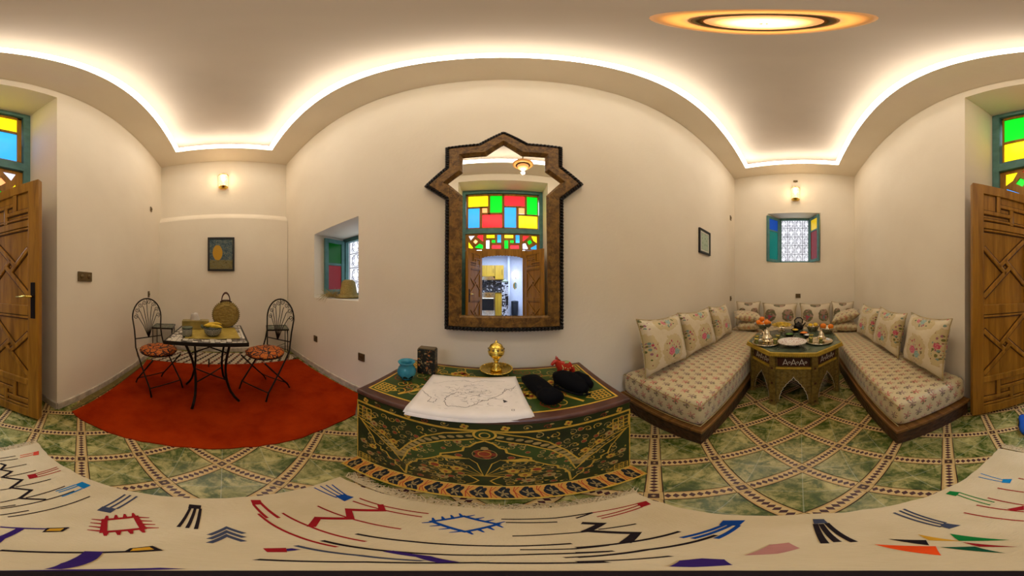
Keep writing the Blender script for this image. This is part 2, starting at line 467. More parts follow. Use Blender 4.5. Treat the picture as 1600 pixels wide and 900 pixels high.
for kind, L in pieces.items():
    vis = []
    for (x, y, hx, hy, rot) in L:
        sq = square(x, y, hx, hy, rot)
        if any(all(inpoly(p, h) for p in sq) for h in HID): continue
        for reg in (ROOMP, NICHE):
            c = clip(sq, reg)
            if c: vis.append((math.hypot(x, y), x, y, hx, hy, rot, sq, c, all(inpoly(p, reg) for p in sq)))
    vis.sort(key=lambda q: q[0])
    rest = MB()
    for n, (dist, x, y, hx, hy, rot, sq, c, full) in enumerate(vis):
        dz = rnd.uniform(-.0008, .0006)
        if n < 290:
            if full:
                if kind not in proto_mesh:
                    o = MB().box((0, 0, -.006), (2*hx, 2*hy, .012)).build(NAMES[kind], M[kind], floor); proto_mesh[kind] = o.data
                else:
                    o = bpy.data.objects.new(NAMES[kind], proto_mesh[kind]); C.objects.link(o); o.parent = floor
            else:
                cr, sr = cos(-rot), sin(-rot)
                o = MB().prism([((px-x)*cr-(py-y)*sr, (px-x)*sr+(py-y)*cr) for px, py in c], -.012, 0).build(NAMES[kind], M[kind], floor)
            at(o, (x, y, dz), rot)
        else: rest.prism(c, -.012, 0)
    if len(vis) > 290:
        o = rest.build(NAMES[kind], M[kind], floor); o['kind'] = 'stuff'

# ---------------------------------------------------------------- door niche: teal frame, stained glass, wooden doorway
def wx(x): return -.83+(x-50)/475*1.66
YD = -1.65
dn = MB()
for x in (-.872, .887): dn.box((x, YD, 1.835), (.076, .09, 3.67))
dn.box((.0075, YD, 3.62), (1.69, .09, .09)); dn.box((.0075, YD, 2.545), (1.69, .10, .12))
door_frame = struct(dn.build('door_1', M['teal'], bevel=.004))
def bars(rects, poly_list, x0, x1, z0, z1, y, name):
    """wooden lattice and coloured panes; the bars are the strips left between panes"""
    fr = MB()
    for (a, b, c, d) in rects: fr.box(((a+b)/2, y, (c+d)/2), (b-a, .036, d-c))
    return fr
def ztop(y): return 3.54-(y-78)/(297-78)*(3.54-2.62)
win = thing('stained_glass_window', 'large stained glass transom of big yellow, green, red and blue panes above the doorway', 'window', (0, YD, 2.6))
panes = [(68, 195, 88, 158, 'yellow'), (210, 286, 84, 198, 'green'), (66, 140, 170, 292, 'blue'), (160, 190, 166, 200, 'peach'), (158, 284, 212, 292, 'red'),
         (304, 434, 86, 154, 'red'), (448, 518, 88, 206, 'green'), (301, 377, 164, 292, 'blue'), (396, 432, 168, 200, 'peach'), (392, 518, 216, 292, 'yellow')]
fr = MB(); f2 = lambda v: v
def bar(x0, x1, y0, y1, dep=.035):
    fr.box(((wx(x0)+wx(x1))/2, 0, (ztop(y0)+ztop(y1))/2-2.6), (abs(wx(x1)-wx(x0)), dep, abs(ztop(y1)-ztop(y0))))
for b_ in ((52, 524, 74, 86), (52, 524, 292, 300), (52, 66, 74, 300), (518, 524, 74, 300), (286, 302, 74, 300), (195, 209, 80, 212), (140, 158, 160, 300), (66, 195, 158, 169), (158, 286, 200, 212),
           (434, 448, 80, 216), (377, 394, 160, 300), (302, 434, 154, 164), (392, 520, 206, 216), (190, 196, 158, 200), (432, 436, 158, 206), (158, 190, 158, 166)):
    bar(*b_)
fr.build('lattice_frame', M['wood_door'], win, bevel=.003)
for (a, b, c, d, k) in panes:
    MB().box(((wx(a)+wx(b))/2, 0, (ztop(c)+ztop(d))/2-2.6), (wx(b)-wx(a)+.02, .008, ztop(c)-ztop(d)+.02)).build('pane', M['g_'+k], win)
# small fanlight
def zf(y): return 2.475-(y-335)/(425-335)*(2.475-2.11)
fan = thing('fanlight', 'low wooden fanlight with many small pinwheel panes just over the double doors', 'window', (0, YD, 2.1))
fp = [([(68, 343), (112, 343), (84, 372)], 'white'), ([(122, 350), (133, 339), (166, 339), (166, 382)], 'red'), ([(98, 380), (113, 364), (132, 378), (116, 395)], 'peach'),
      ([(69, 378), (102, 418), (69, 423)], 'yellow'), ([(106, 415), (140, 390), (164, 400), (164, 423)], 'green'),
      ([(184, 339), (240, 339), (240, 360), (184, 360)], 'yellow'), ([(255, 338), (280, 338), (280, 388), (255, 388)], 'blue'), ([(183, 371), (206, 371), (206, 423), (183, 423)], 'white'),
      ([(219, 370), (243, 370), (243, 388), (219, 388)], 'green'), ([(219, 400), (281, 400), (281, 423), (219, 423)], 'red'),
      ([(300, 339), (360, 339), (360, 360), (300, 360)], 'yellow'), ([(373, 338), (400, 338), (400, 388), (373, 388)], 'blue'), ([(301, 371), (326, 371), (326, 423), (301, 423)], 'green'),
      ([(338, 371), (362, 371), (362, 388), (338, 388)], 'green'), ([(338, 400), (397, 400), (397, 423), (338, 423)], 'red'),
      ([(419, 342), (466, 342), (440, 364), (419, 380)], 'red'), ([(474, 342), (514, 342), (514, 386), (490, 372)], 'yellow'), ([(448, 378), (470, 364), (484, 382), (462, 398)], 'green'),
      ([(419, 390), (438, 386), (456, 418), (450, 423), (419, 423)], 'white'), ([(470, 415), (512, 392), (512, 423), (474, 423)], 'blue')]
FM = lambda x, y, t: (x, t, y)
def scale_poly(P, k):
    cx = sum(p[0] for p in P)/len(P); cy = sum(p[1] for p in P)/len(P); return [(cx+(x-cx)*k, cy+(y-cy)*k) for x, y in P]
for P, k in fp:
    Q = [(wx(x), zf(y)-2.1) for x, y in P]
    MB().prism(Q, -.004, .004, FM).build('pane', M['g_'+k], fan)
# solid lattice board with the pane shapes cut through it
cu = bpy.data.curves.new('lattice', 'CURVE'); cu.dimensions = '2D'; cu.fill_mode = 'BOTH'; cu.extrude = .016
def spl(P):
    sp = cu.splines.new('POLY'); sp.points.add(len(P)-1); sp.use_cyclic_u = True
    for q, (x, y) in zip(sp.points, P): q.co = (x, y, 0, 1)
spl([(-.834, -.004), (.849, -.004), (.849, .382), (-.834, .382)])
for P, k in fp: spl(scale_poly([(wx(x), zf(y)-2.1) for x, y in P], .94))
tmp = bpy.data.objects.new('lattice_tmp', cu); C.objects.link(tmp)
bpy.context.view_layer.update()
me = bpy.data.meshes.new_from_object(tmp.evaluated_get(bpy.context.evaluated_depsgraph_get()))
bpy.data.objects.remove(tmp); me.name = 'lattice_frame'; me.transform(Matrix.Rotation(pi/2, 4, 'X')); me.materials.clear(); me.materials.append(M['wood_door'])
o = bpy.data.objects.new('lattice_frame', me); C.objects.link(o); o.parent = fan
# doorway side panels and scalloped header
dw = thing('doorway_surround', 'golden wooden doorway surround with fixed side panels and a scalloped header', 'door frame', (0, YD, 0))
for sg in (-1, 1):
    xa, xb = (-.834, -.475) if sg < 0 else (.475, .849)
    MB().box(((xa+xb)/2, -.005, 1.04), (xb-xa, .03, 2.09)).build('side_panel', M['wood_door'], dw)
    MB().box((sg*.485, 0, 1.04), (.05, .075, 2.08)).build('jamb', M['wood_door'], dw, bevel=.004)
pts = [(-.46, 2.098), (-.46, 1.90)]
ns = 13
for k in range(ns):
    x0_, x1_ = -.46+.92*k/ns, -.46+.92*(k+1)/ns
    base = lambda x: 1.90+.075*sqrt(max(0, 1-(x/.47)**2))
    for a in (.15, .38, .62, .85):
        xx = x0_+(x1_-x0_)*a; pts.append((xx, base(xx)-.018*sin(pi*a)))
pts += [(.46, 1.90), (.46, 2.098)]
MB().prism(pts, -.02, .02, FM).build('scalloped_header', M['wood_door'], dw)

def door_leaf(tip, label, hw, yaw, handle=True):
    t = thing('door_leaf', label, 'door', (*hw, 0.0), yaw)
    w = tip; H0, H1 = .025, 2.02
    D = lambda x, z, y: (x, y, z)
    MB().box((w/2, 0, (H0+H1)/2), (w-.02, .016, H1-H0-.02)).build('door_panel', M['wood_door'], t)
    fr = MB()
    for x in (.045, w-.045): fr.box((x, 0, (H0+H1)/2), (.09, .052, H1-H0))
    for z, h in ((1.975, .09), (1.645, .055), (.985, .075), (.395, .055), (.07, .09)): fr.box((w/2, 0, z), (w-.17, .050, h))
    fr.build('stile_frame', M['wood_door'], t, bevel=.004)
    xa, xb = .09, w-.09
    def barx(p, q, wd=.034, nm='moulding'):
        p = Vector(p); q = Vector(q); d = (q-p).normalized(); n = Vector((-d.y, d.x))*wd/2
        m = MB()
        m.prism([tuple(p-n), tuple(q-n), tuple(q+n), tuple(p+n)], -.023, .023, D)
        o = m.build(nm, M['wood_door'], t, bevel=.006)
        n2 = n*(1+.012/wd*1.4); MB().prism([tuple(p-n2), tuple(q-n2), tuple(q+n2), tuple(p+n2)], -.0105, .0105, D).build('groove_shade', M['groove_shade'], o)  # wider dark strip under each bar paints in the gap's stain and shade
    xm = (xa+xb)/2
    for z0, z1 in ((1.675, 1.93), (.115, .367)):      # nested rectangles
        zm = (z0+z1)/2
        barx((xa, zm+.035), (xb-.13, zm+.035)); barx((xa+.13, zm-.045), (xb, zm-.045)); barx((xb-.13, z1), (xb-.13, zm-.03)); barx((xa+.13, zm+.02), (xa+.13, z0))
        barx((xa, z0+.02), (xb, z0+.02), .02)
    for z0, z1 in ((1.025, 1.615), (.425, .945)):     # pinwheel of four slanting bars
        zm = (z0+z1)/2; k = .05; hx = (xb-xa)/2
        e = .010
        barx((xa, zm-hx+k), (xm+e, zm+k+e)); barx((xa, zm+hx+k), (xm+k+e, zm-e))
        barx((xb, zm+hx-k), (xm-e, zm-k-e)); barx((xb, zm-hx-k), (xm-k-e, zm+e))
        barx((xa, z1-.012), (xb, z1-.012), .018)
    if handle:
        for sg in (1, -1):
            hp = MB().box((w-.045, sg*.027, 1.06), (.038, .01, .26)).build('handle_plate', M['iron'], t, bevel=.003)
            MB().tube([(w-.045, sg*.03, 1.09), (w-.045, sg*.065, 1.09), (w-.075, sg*.07, 1.092), (w-.165, sg*.068, 1.085)], [.009, .008, .009, .006], 8).build('lever_handle', M['brass'], hp, smooth=True)
    return t
LW = .53
door_leaf(LW, 'left open golden wood door leaf with brass lever and pinwheel panels', (-.465, -1.575), atan2(.50, -.253))
door_leaf(LW+.03, 'right open golden wood door leaf with pinwheel panels and no handle', (.50, -1.565), atan2(.463, .308), False)

# ---------------------------------------------------------------- windows
def outside(name, c, d, rz=0):
    return struct(at(MB().box((0, 0, 0), d).build(name, M['outside']), c, rz))
def outw():
    t = NT('neighbour_wall'); o = t.co(); a = t.noise(o, 9, 5, .6, .5)
    t.set(t.ramp(a, [(.35, (.55, .50, .52)), (.6, (.85, .80, .80))]), .8); t.bump(t.noise(o, 14, 4), .6, .03); return t.m
M['outside'] = outw()
outside('wall_outside_front', (-2.2, 4.0, 2.0), (6.0, .1, 5.0)); outside('wall_outside_right', (6.0, .1, 2.4), (.1, 3.4, 4.4))
def win_leaf(name, w, h, parent, loc, yaw, top_m, low_m, split):
    """window leaf hinged at x = 0, glass in two fields"""
    t = MB()
    for x in (.03, w-.03): t.box((x, 0, h/2), (.06, .034, h))
    for z in (.03, h-.03): t.box((w/2, 0, z), (w-.12, .034, .06))
    t.box((w/2, 0, split), (w-.12, .026, .035))
    o = at(t.build(name, M['teal'], parent, bevel=.004), loc, yaw)
    MB().box((w/2, 0, (split+h-.06)/2), (w-.11, .006, h-.06-split)).build('pane', top_m, o)
    MB().box((w/2, 0, (split+.06)/2), (w-.11, .006, split-.06)).build('pane', low_m, o)
    return o
def spiral(c, r, turns, a0, sgn=1, n=22, mp=None):
    return [(c[0]+r*(1-i/n*.82)*cos(a0+sgn*2*pi*turns*i/n), c[1]+r*(1-i/n*.82)*sin(a0+sgn*2*pi*turns*i/n)) for i in range(n+1)]
def grille(parent, w, h, y, nx, nz):
    G = MB(); q = lambda p: (p[0], y, p[1])
    for i in range(nx+1): G.tube([q((w*i/nx, 0)), q((w*i/nx, h))], .006, 6)
    for j in range(nz+1): G.tube([q((0, h*j/nz)), q((w, h*j/nz))], .006, 6)
    cw, ch = w/nx, h/nz
    for i in range(nx):
        for j in range(nz):
            cx, cz = cw*(i+.5), ch*(j+.5)
            for sx in (-1, 1):
                for sz in (-1, 1):
                    G.tube([q(p) for p in spiral((cx+sx*cw*.22, cz+sz*ch*.22), min(cw, ch)*.17, 1.1, pi/2*sz, sx)], .0035, 5)
                G.tube([q((cx+sx*cw*.30*sin(pi*k/8), cz+ch*.42*cos(pi*k/8))) for k in range(9)], .0035, 5)
    return G.build('iron_grille', M['iron'], parent)
# front window: frame and leaves at the far side of a deep recess
c = onF(-2.2, -.54)
w1 = thing('window_1', 'deep set window in the left of the mirror wall with teal leaf of green over red glass', 'window', (c.x, c.y, 1.02), YAWF)
WW, WH = .855, .88
t = MB()
for x in (.03, WW-.03): t.box((x, 0, WH/2), (.06, .07, WH))
for z in (.03, WH-.03): t.box((WW/2, 0, z), (WW-.12, .07, .06))
t.build('window_frame', M['teal'], w1, bevel=.004)
win_leaf('window_leaf', .35, WH-.09, w1, (.035, -.045, .05), radians(-90), M['w_green'], M['w_red'], .42)
win_leaf('window_leaf', .35, WH-.09, w1, (WW-.035, -.045, .05), radians(-90), M['w_blue'], M['w_teal'], .42)
grille(w1, WW, WH, .10, 3, 4)
# right window, low splayed recess with leaves folded back against the splay
w2 = thing('window_2', 'high small window in the wall above the sofa with splayed teal leaves and iron grille', 'window', (4.06, .455, 1.70), -pi/2)
t = MB()
for x in (.02, .66): t.box((x, 0, .53), (.05, .05, 1.06))
for z in (.02, 1.04): t.box((.34, 0, z), (.64, .05, .05))
t.build('window_frame', M['teal'], w2, bevel=.004)
LL = .33
win_leaf('window_leaf', LL+.04, 1.03, w2, (.0, -.028, .01), radians(-128), M['w_blue'], M['w_teal'], .70)
win_leaf('window_leaf', LL+.04, 1.03, w2, (.668, -.03, .01), radians(-62), M['w_yellow'], M['w_red'], .70)
grille(w2, .68, 1.06, .08, 4, 5)

# straw hat and dried grass on the sill of the deep window
M['straw'] = None
def straw_mat(name='straw', c1=(.30, .20, .05), c2=(.62, .48, .17), sc=60):
    t = NT(name); o = t.co(); v = t.mp(o, (1, 1, 3)); a = t.noise(v, sc, 3, .6); b = t.n('ShaderNodeTexWave', wave_type='BANDS', bands_direction='Z'); t.lk(o, b.inputs[0]); b.inputs['Scale'].default_value = sc*.7; b.inputs['Distortion'].default_value = 3
    t.set(t.mix(b.outputs['Fac'], t.ramp(a, [(.35, c1), (.65, c2)]), c1), .65); t.bump(b.outputs['Fac'], .5, .004); return t.m
M['straw'] = straw_mat()
c = onF(-1.84, -.30)
hat = thing('straw_hat', 'battered straw hat resting on the deep window sill', 'hat', (c.x, c.y, 1.028), YAWF)
MB().lathe([(0, .20), (.05, .198), (.075, .18), (.088, .10), (.10, .03), (.125, .008), (.17, .0), (.175, .006), (.128, .018), (.106, .036), (.094, .10), (.08, .172), (.05, .188), (0, .19)], 28).build('crown', M['straw'], hat, smooth=True); hat.scale = (1.1, 1.1, 1.15)
mb = MB()
for k in range(26):
    a = rnd.uniform(0, 2*pi); r = .15; x, y = r*cos(a), r*sin(a)
    mb.tube([(x, y, .008), (x*1.25, y*1.25, .02), (x*1.5, y*1.5, rnd.uniform(.003, .05))], [.0016, .0014, .0006], 4)
mb.build('frayed_brim', M['straw'], hat)['kind'] = 'stuff'
c = onF(-1.96, -.13)
mb = MB()
for k in range(110):
    a = rnd.uniform(-.9, .9)+(0 if k % 2 else pi); l = rnd.uniform(.10, .22); el = rnd.uniform(0.0, .9)
    p = Vector((rnd.uniform(-.06, .06), rnd.uniform(-.07, .04), rnd.uniform(.003, .04)))
    d = Vector((cos(a)*cos(el), sin(a)*cos(el)*.6, sin(el)*.8+.02))
    if k < 14: d = Vector((rnd.uniform(-.5, .6), -.75, .25)); l = .22
    q = p+d*l*.5; e = p+d*l+Vector((0, 0, -.02 if k >= 14 else -.10)); e.z = max(.003, e.z) if k >= 14 else e.z
    mb.tube([p, q, e], [.0022, .0018, .0008], 4)
o = mb.build('dried_grass', M['straw']); at(o, (c.x, c.y, 1.022), YAWF); tag(o, 'tangle of dried straw stalks spilling over the deep window sill', 'dried grass', kind='stuff')

# ---------------------------------------------------------------- wall fittings
def plate(name, label, cat, p, yaw, w=.085, h=.085, kind='socket'):
    t = thing(name, label, cat, p, yaw)
    MB().box((0, -.006, 0), (w, .012, h)).build('cover_plate', M['bronze'], t, bevel=.004)
    if kind == 'socket':
        MB().lathe([(.026, 0), (.026, .004), (.022, .004), (.020, -.004), (0, -.004)], 20).build('socket_ring', M['bronze'], t).rotation_euler = (pi/2, 0, 0)
        kids(t)[-1].location = (0, -.013, 0)
        for hx_ in (-.008, .008): MB().box((hx_, -.010, 0), (.005, .004, .005)).build('socket_hole', M['iron'], t)
    else:
        n = 2 if kind == 'double' else 1
        for i in range(n):
            MB().lathe([(0, .012), (.016, .012), (.02, .006), (.02, 0)], 18, sy=1.0).build('switch_knob', M['bronze'], t, smooth=True)
            k = kids(t)[-1]; k.rotation_euler = (pi/2, 0, 0); k.location = ((-.045+.09*i) if n == 2 else 0, -.012, 0)
    return t
q = onF(-2.16); plate('power_socket', 'square bronze power socket low on the mirror wall under the deep window', 'socket', (q.x, q.y, .453), YAWF)
q = onF(-1.30); plate('power_socket', 'square bronze power socket low on the mirror wall left of the chest', 'socket', (q.x, q.y, .447), YAWF)
plate('double_switch', 'wide double brown switch plate between the door and the dining corner', 'switch', (-1.232, -1.171, 1.255), pi, .185, .088, 'double')
plate('wall_sensor', 'small bronze wall plate high in the dining corner', 'wall plate', (-2.80, -1.18, 2.54), pi, .06, .09, 'switch')
plate('light_switch', 'small bronze switch plate behind the left dining chair', 'switch', (-2.70, -1.18, 1.05), pi, .06, .10, 'switch')
plate('power_socket', 'bronze power socket above the cushions of the rear sofa', 'socket', (3.762, .04, .99), -pi/2, .10, .085)
q = onF(3.50); plate('light_switch', 'narrow bronze switch in the mirror wall beside the sofa corner', 'switch', (q.x, q.y, .935), YAWF, .07, .10, 'switch')
plate('wall_sensor', 'small bronze plate high in the mirror wall beside the sofa corner', 'wall plate', (onF(3.50).x, onF(3.50).y, 2.66), YAWF, .07, .11, 'switch')
hk = thing('wall_hook', 'small dark metal box fixed above the lamp over the sofa window', 'wall plate', (3.764, .092, 3.62), -pi/2)
MB().box((0, -.012, 0), (.09, .024, .045)).build('box', M['bronze'], hk, bevel=.003)
MB().cyl((0, -.02, -.02), (0, -.03, -.05), .004, seg=6).build('wire_stub', M['iron'], hk)

# ---------------------------------------------------------------- wall lamps
M['shade'] = None
def shade():
    t = NT('perforated_lamp_glass'); v = t.voro(t.co(), 42, 'Distance'); m = t.ma('LESS_THAN', v, .42)
    t.set((.80, .45, .22), .5); t.lk(t.mix(m, (1.0, .45, .18), (1, .78, .55)), t.b.inputs['Emission Color']); t.b.inputs['Emission Strength'].default_value = .85
    return t.m
M['shade'] = shade()
def sconce(label, p, yaw):
    t = thing('wall_lamp', label, 'lamp', p, yaw)
    arc = [(.088*cos(pi*k/12), -.10*sin(pi*k/12)-.004) for k in range(13)]
    def sh(z0, z1, k0=1, k1=1):
        m = MB(); A = [m.bm.verts.new((x*k0, y*k0, z0)) for x, y in arc]; B = [m.bm.verts.new((x*k1, y*k1, z1)) for x, y in arc]
        for i in range(12): m.f([A[i], A[i+1], B[i+1], B[i]])
        m.f(A[::-1]); m.f(B); return m
    sh(-.13, .15, .95, 1.0).build('lamp_shade', M['shade'], t, smooth=False)
    sh(-.165, -.13, .6, 1.0).build('bottom_cap', M['brass'], t); sh(.15, .162, 1.05, 1.05).build('top_rim', M['brass'], t)
    light('wall_lamp_light', 'POINT', (p[0]+(-.18 if p[0] > 0 else .18), p[1], p[2]+.05), 2.6, (1, .70, .42), .06)
    return t
sconce('glowing pierced half round wall lamp high on the end wall above the picture', (-3.272, -.012, 3.27), pi/2)
sconce('glowing pierced half round wall lamp above the small window and sofa', (3.766, .092, 3.25), -pi/2)

# ceiling lamp
cl = thing('ceiling_lamp', 'round brass hanging lamp with pierced glowing dome in the middle of the ceiling', 'lamp', (.240, .048, ZC))
sc_l = lambda L: [(r*.69, z*.69-.93) for r, z in L]
MB().lathe([(0, 0), (.05, 0), (.05, -.015), (.02, -.03), (.008, -.05), (.008, -.90), (.03, -.915), (0, -.915)], 20).build('hanging_rod', M['brass'], cl, smooth=True)
MB().lathe(sc_l([(.0, .03), (.10, .02), (.205, -.0), (.208, -.02), (.17, -.045), (.13, -.05), (.12, -.03), (.045, -.01)]), 40).build('canopy_rim', glow('amber_rim', (1, .50, .18), .10, (.62, .28, .07)), cl, smooth=True)
MB().lathe(sc_l([(.135, -.04), (.138, -.06), (.118, -.075), (.112, -.06)]), 40).build('dark_ring', M['bronze'], cl, smooth=True)
MB().lathe(sc_l([(.115, -.07), (.108, -.115), (.075, -.155), (.05, -.168)]), 32).build('glass_dome', glow('warm_dome_glass', (1, .45, .16), .35), cl, smooth=True)
MB().lathe(sc_l([(.05, -.166), (.048, -.175), (.0, -.178)]), 24).build('bulb', glow('lamp_bulb', (1, .95, .85), 6), cl, smooth=True)
MB().lathe(sc_l([(.0, -.178), (.012, -.185), (.008, -.20), (.014, -.212), (0, -.228)]), 12).build('finial', M['brass'], cl, smooth=True)

# ---------------------------------------------------------------- pictures
def framed(name, label, p, yaw, w, h, fw, art):
    t = thing(name, label, 'picture', p, yaw); m = MB()
    for x in (-w/2+fw/2, w/2-fw/2): m.box((x, -.013, 0), (fw, .026, h))
    for z in (-h/2+fw/2, h/2-fw/2): m.box((0, -.013, z), (w-2*fw, .026, fw))
    m.build('picture_frame', M['frame_black'], t, bevel=.003)
    MB().box((0, -.008, 0), (w-fw, .008, h-fw)).build('artwork', art, t)
    return t
M['frame_black'] = plain('black_frame', (.012, .01, .010), .35)
def art1():
    t = NT('street_painting'); x, y, z = t.sep(t.co()); nz = t.noise(t.co(), 26, 5, .7, 1.5); n2 = t.noise(t.mp(t.co(), (1, 1, 5)), 22, 4, .7, .8)
    c = t.ramp(nz, [(.35, (.02, .045, .05)), (.5, (.06, .10, .12)), (.65, (.22, .22, .13))])
    blob = t.ma('ADD', t.ma('POWER', t.ma('DIVIDE', t.ma('ADD', x, .06), .085), 2.0), t.ma('POWER', t.ma('DIVIDE', t.ma('SUBTRACT', z, .02), .14), 2.0))
    c = t.mix(t.ma('LESS_THAN', t.ma('ADD', blob, t.ma('MULTIPLY', nz, .8)), 1.35), c, t.mix(nz, (.55, .30, .01), (.42, .22, .01)))
    low = t.ma('LESS_THAN', t.ma('ADD', z, t.ma('MULTIPLY', nz, .1)), -.06)
    c = t.mix(low, c, t.ramp(n2, [(.35, (.05, .045, .02)), (.5, (.22, .17, .05)), (.68, (.14, .17, .12))]))
    t.set(c, .5); t.bump(nz, .3, .004); return t.m
framed('framed_painting', 'small dark framed painting with yellow glow on the wall behind the dining table', (-3.168, -.05, 1.745), pi/2, .46, .60, .032, art1())
def art2():
    t = NT('green_print'); nz = t.noise(t.co(), 30, 4); v = t.voro(t.co(), 20, 'Distance')
    t.set(t.mix(t.ma('LESS_THAN', v, .3), t.mix(nz, (.36, .46, .33), (.50, .58, .42)), (.30, .40, .28)), .25); return t.m
q = onF(2.345); pp = framed('framed_print', 'small black framed pale green print on the mirror wall above the sofa', (q.x, q.y, 1.84), YAWF, .345, .375, .028, art2())
mm = MB()
for x in (-.125, .125): mm.box((x, -.014, 0), (.012, .003, .29))
for z in (-.14, .14): mm.box((0, -.014, z), (.25, .003, .012))
mm.build('mount', M['paper'], pp)

# ---------------------------------------------------------------- mirror
mo = [(-.059, 2.544), (.105, 2.384), (.346, 2.388), (.346, 2.142), (.509, 1.998), (.353, 1.822), (.353, .856), (-.465, .857), (-.459, 1.826), (-.624, 1.983), (-.459, 2.142), (-.459, 2.386), (-.226, 2.383)]
mi = [(-.058, 2.381), (.064, 2.243), (.226, 2.246), (.226, 2.080), (.338, 1.982), (.234, 1.845), (.238, .967), (-.339, .967), (-.339, 1.845), (-.447, 1.978), (-.339, 2.072), (-.339, 2.244), (-.175, 2.243)]
mc = (-.056, 1.60)
q = onF(mc[0])
mr = thing('wall_mirror', 'tall star topped mirror in a carved dark wood frame above the painted chest', 'mirror', (q.x, q.y, mc[1]), YAWF)
mo = [(x-mc[0], z-mc[1]) for x, z in mo]; mi = [(x-mc[0], z-mc[1]) for x, z in mi]
def between(k): return [((1-k)*a[0]+k*b[0], (1-k)*a[1]+k*b[1]) for a, b in zip(mo, mi)]
def ring(m, P, Q, yp, yq):
    n = len(P); A = [m.bm.verts.new((x, yp, z)) for x, z in P]; B = [m.bm.verts.new((x, yq, z)) for x, z in Q]
    for i in range(n): j = (i+1) % n; m.f([A[i], A[j], B[j], B[i]])
def mirror_wood():
    t = NT('carved_mirror_frame'); o = t.co(); nz = t.noise(o, 25, 5, .7); v = t.voro(t.mp(o, (1, 1, .7)), 17, 'Distance', 'DISTANCE_TO_EDGE'); v2 = t.voro(o, 55, 'Distance')
    ln = t.ma('LESS_THAN', v, .035); m = t.ma('MULTIPLY', ln, t.ma('GREATER_THAN', nz, .44))
    c = t.ramp(nz, [(.3, (.06, .028, .008)), (.5, (.16, .08, .018)), (.7, (.30, .16, .03))])
    t.set(t.mix(m, c, (.24, .12, .025)), .42); t.bump(t.ma('ADD', v, t.ma('MULTIPLY', v2, .4)), .5, .006); return t.m
M['mirror_frame'] = mirror_wood()
m = MB()
k1, k2, k3 = between(.05), between(.20), between(.93)
ring(m, mo, mo, 0, -.045); ring(m, mo, k2, -.045, -.048)
m.build('outer_moulding', M['frame_black'], mr)
m = MB(); ring(m, k2, between(.26), -.040, -.052); ring(m, between(.26), between(.84), -.052, -.054); ring(m, between(.84), mi, -.054, -.03); ring(m, mi, mi, -.03, -.012)
m.build('carved_frame', M['mirror_frame'], mr)
m = MB()                                                  # twisted rope bead
rb = between(.11); n = len(rb)
for i in range(n):
    a = Vector(rb[i]); b = Vector(rb[(i+1) % n]); L = (b-a).length; k = max(3, int(L/.024)); d = (b-a).normalized(); nn = Vector((-d.y, d.x))
    for j in range(k):
        c_ = a+d*(L*(j+.5)/k); p = c_+d*.009+nn*.013; r_ = c_-d*.009-nn*.013
        m.tube([(p.x, -.046, p.y), (c_.x, -.056, c_.y), (r_.x, -.046, r_.y)], [.004, .0075, .004], 6)
m.build('rope_bead', M['frame_black'], mr, smooth=True)
gt = NT('mirror_glass'); gt.set((.93, .93, .91), .0, 1.0)
m = MB(); gi = between(.97)
m.prism(gi, -.004, .004, lambda x, z, t: (x, t, z))
g = m.build('mirror_pane', gt.m, mr); g.location = (0, -.026, 0); MIRROR_TILT = radians(.75)
g.rotation_euler = (-MIRROR_TILT, 0, 0)

# ---------------------------------------------------------------- painted chest
CX, CYF = -.093, .550
CW, CD, CT = 1.025, .495, .665
ch = thing('painted_chest', 'low dark green chest painted all over with gold arches and scrolls under the mirror', 'chest', (CX, CYF+CD/2, 0), radians(2.3))
def lacq():
    t = NT('green_lacquer'); n1 = t.noise(t.co(), 7, 4); n2 = t.noise(t.co(), 90, 3)
    t.set(t.ramp(n1, [(.35, (.012, .018, .006)), (.6, (.022, .034, .008)), (.75, (.045, .026, .010))]), .34, Specular_IOR_Level=.22); t.bump(n2, .06, .002); return t.m
M['lacquer'] = lacq()
M['edge_wood'] = plain('purple_brown_edge', (.075, .030, .020), .32, var=.4, scale=14)
HW_ = CW/2; F0 = -CD/2
MB().box((0, 0, (.10+CT-.015)/2), (CW, CD, CT-.115)).build('chest_body', M['lacquer'], ch, bevel=.006)
m = MB(); m.box((0, -.002, CT-.014), (CW+.008, CD+.008, .028))
m.build('lid', M['edge_wood'], ch, bevel=.013, seg=4)
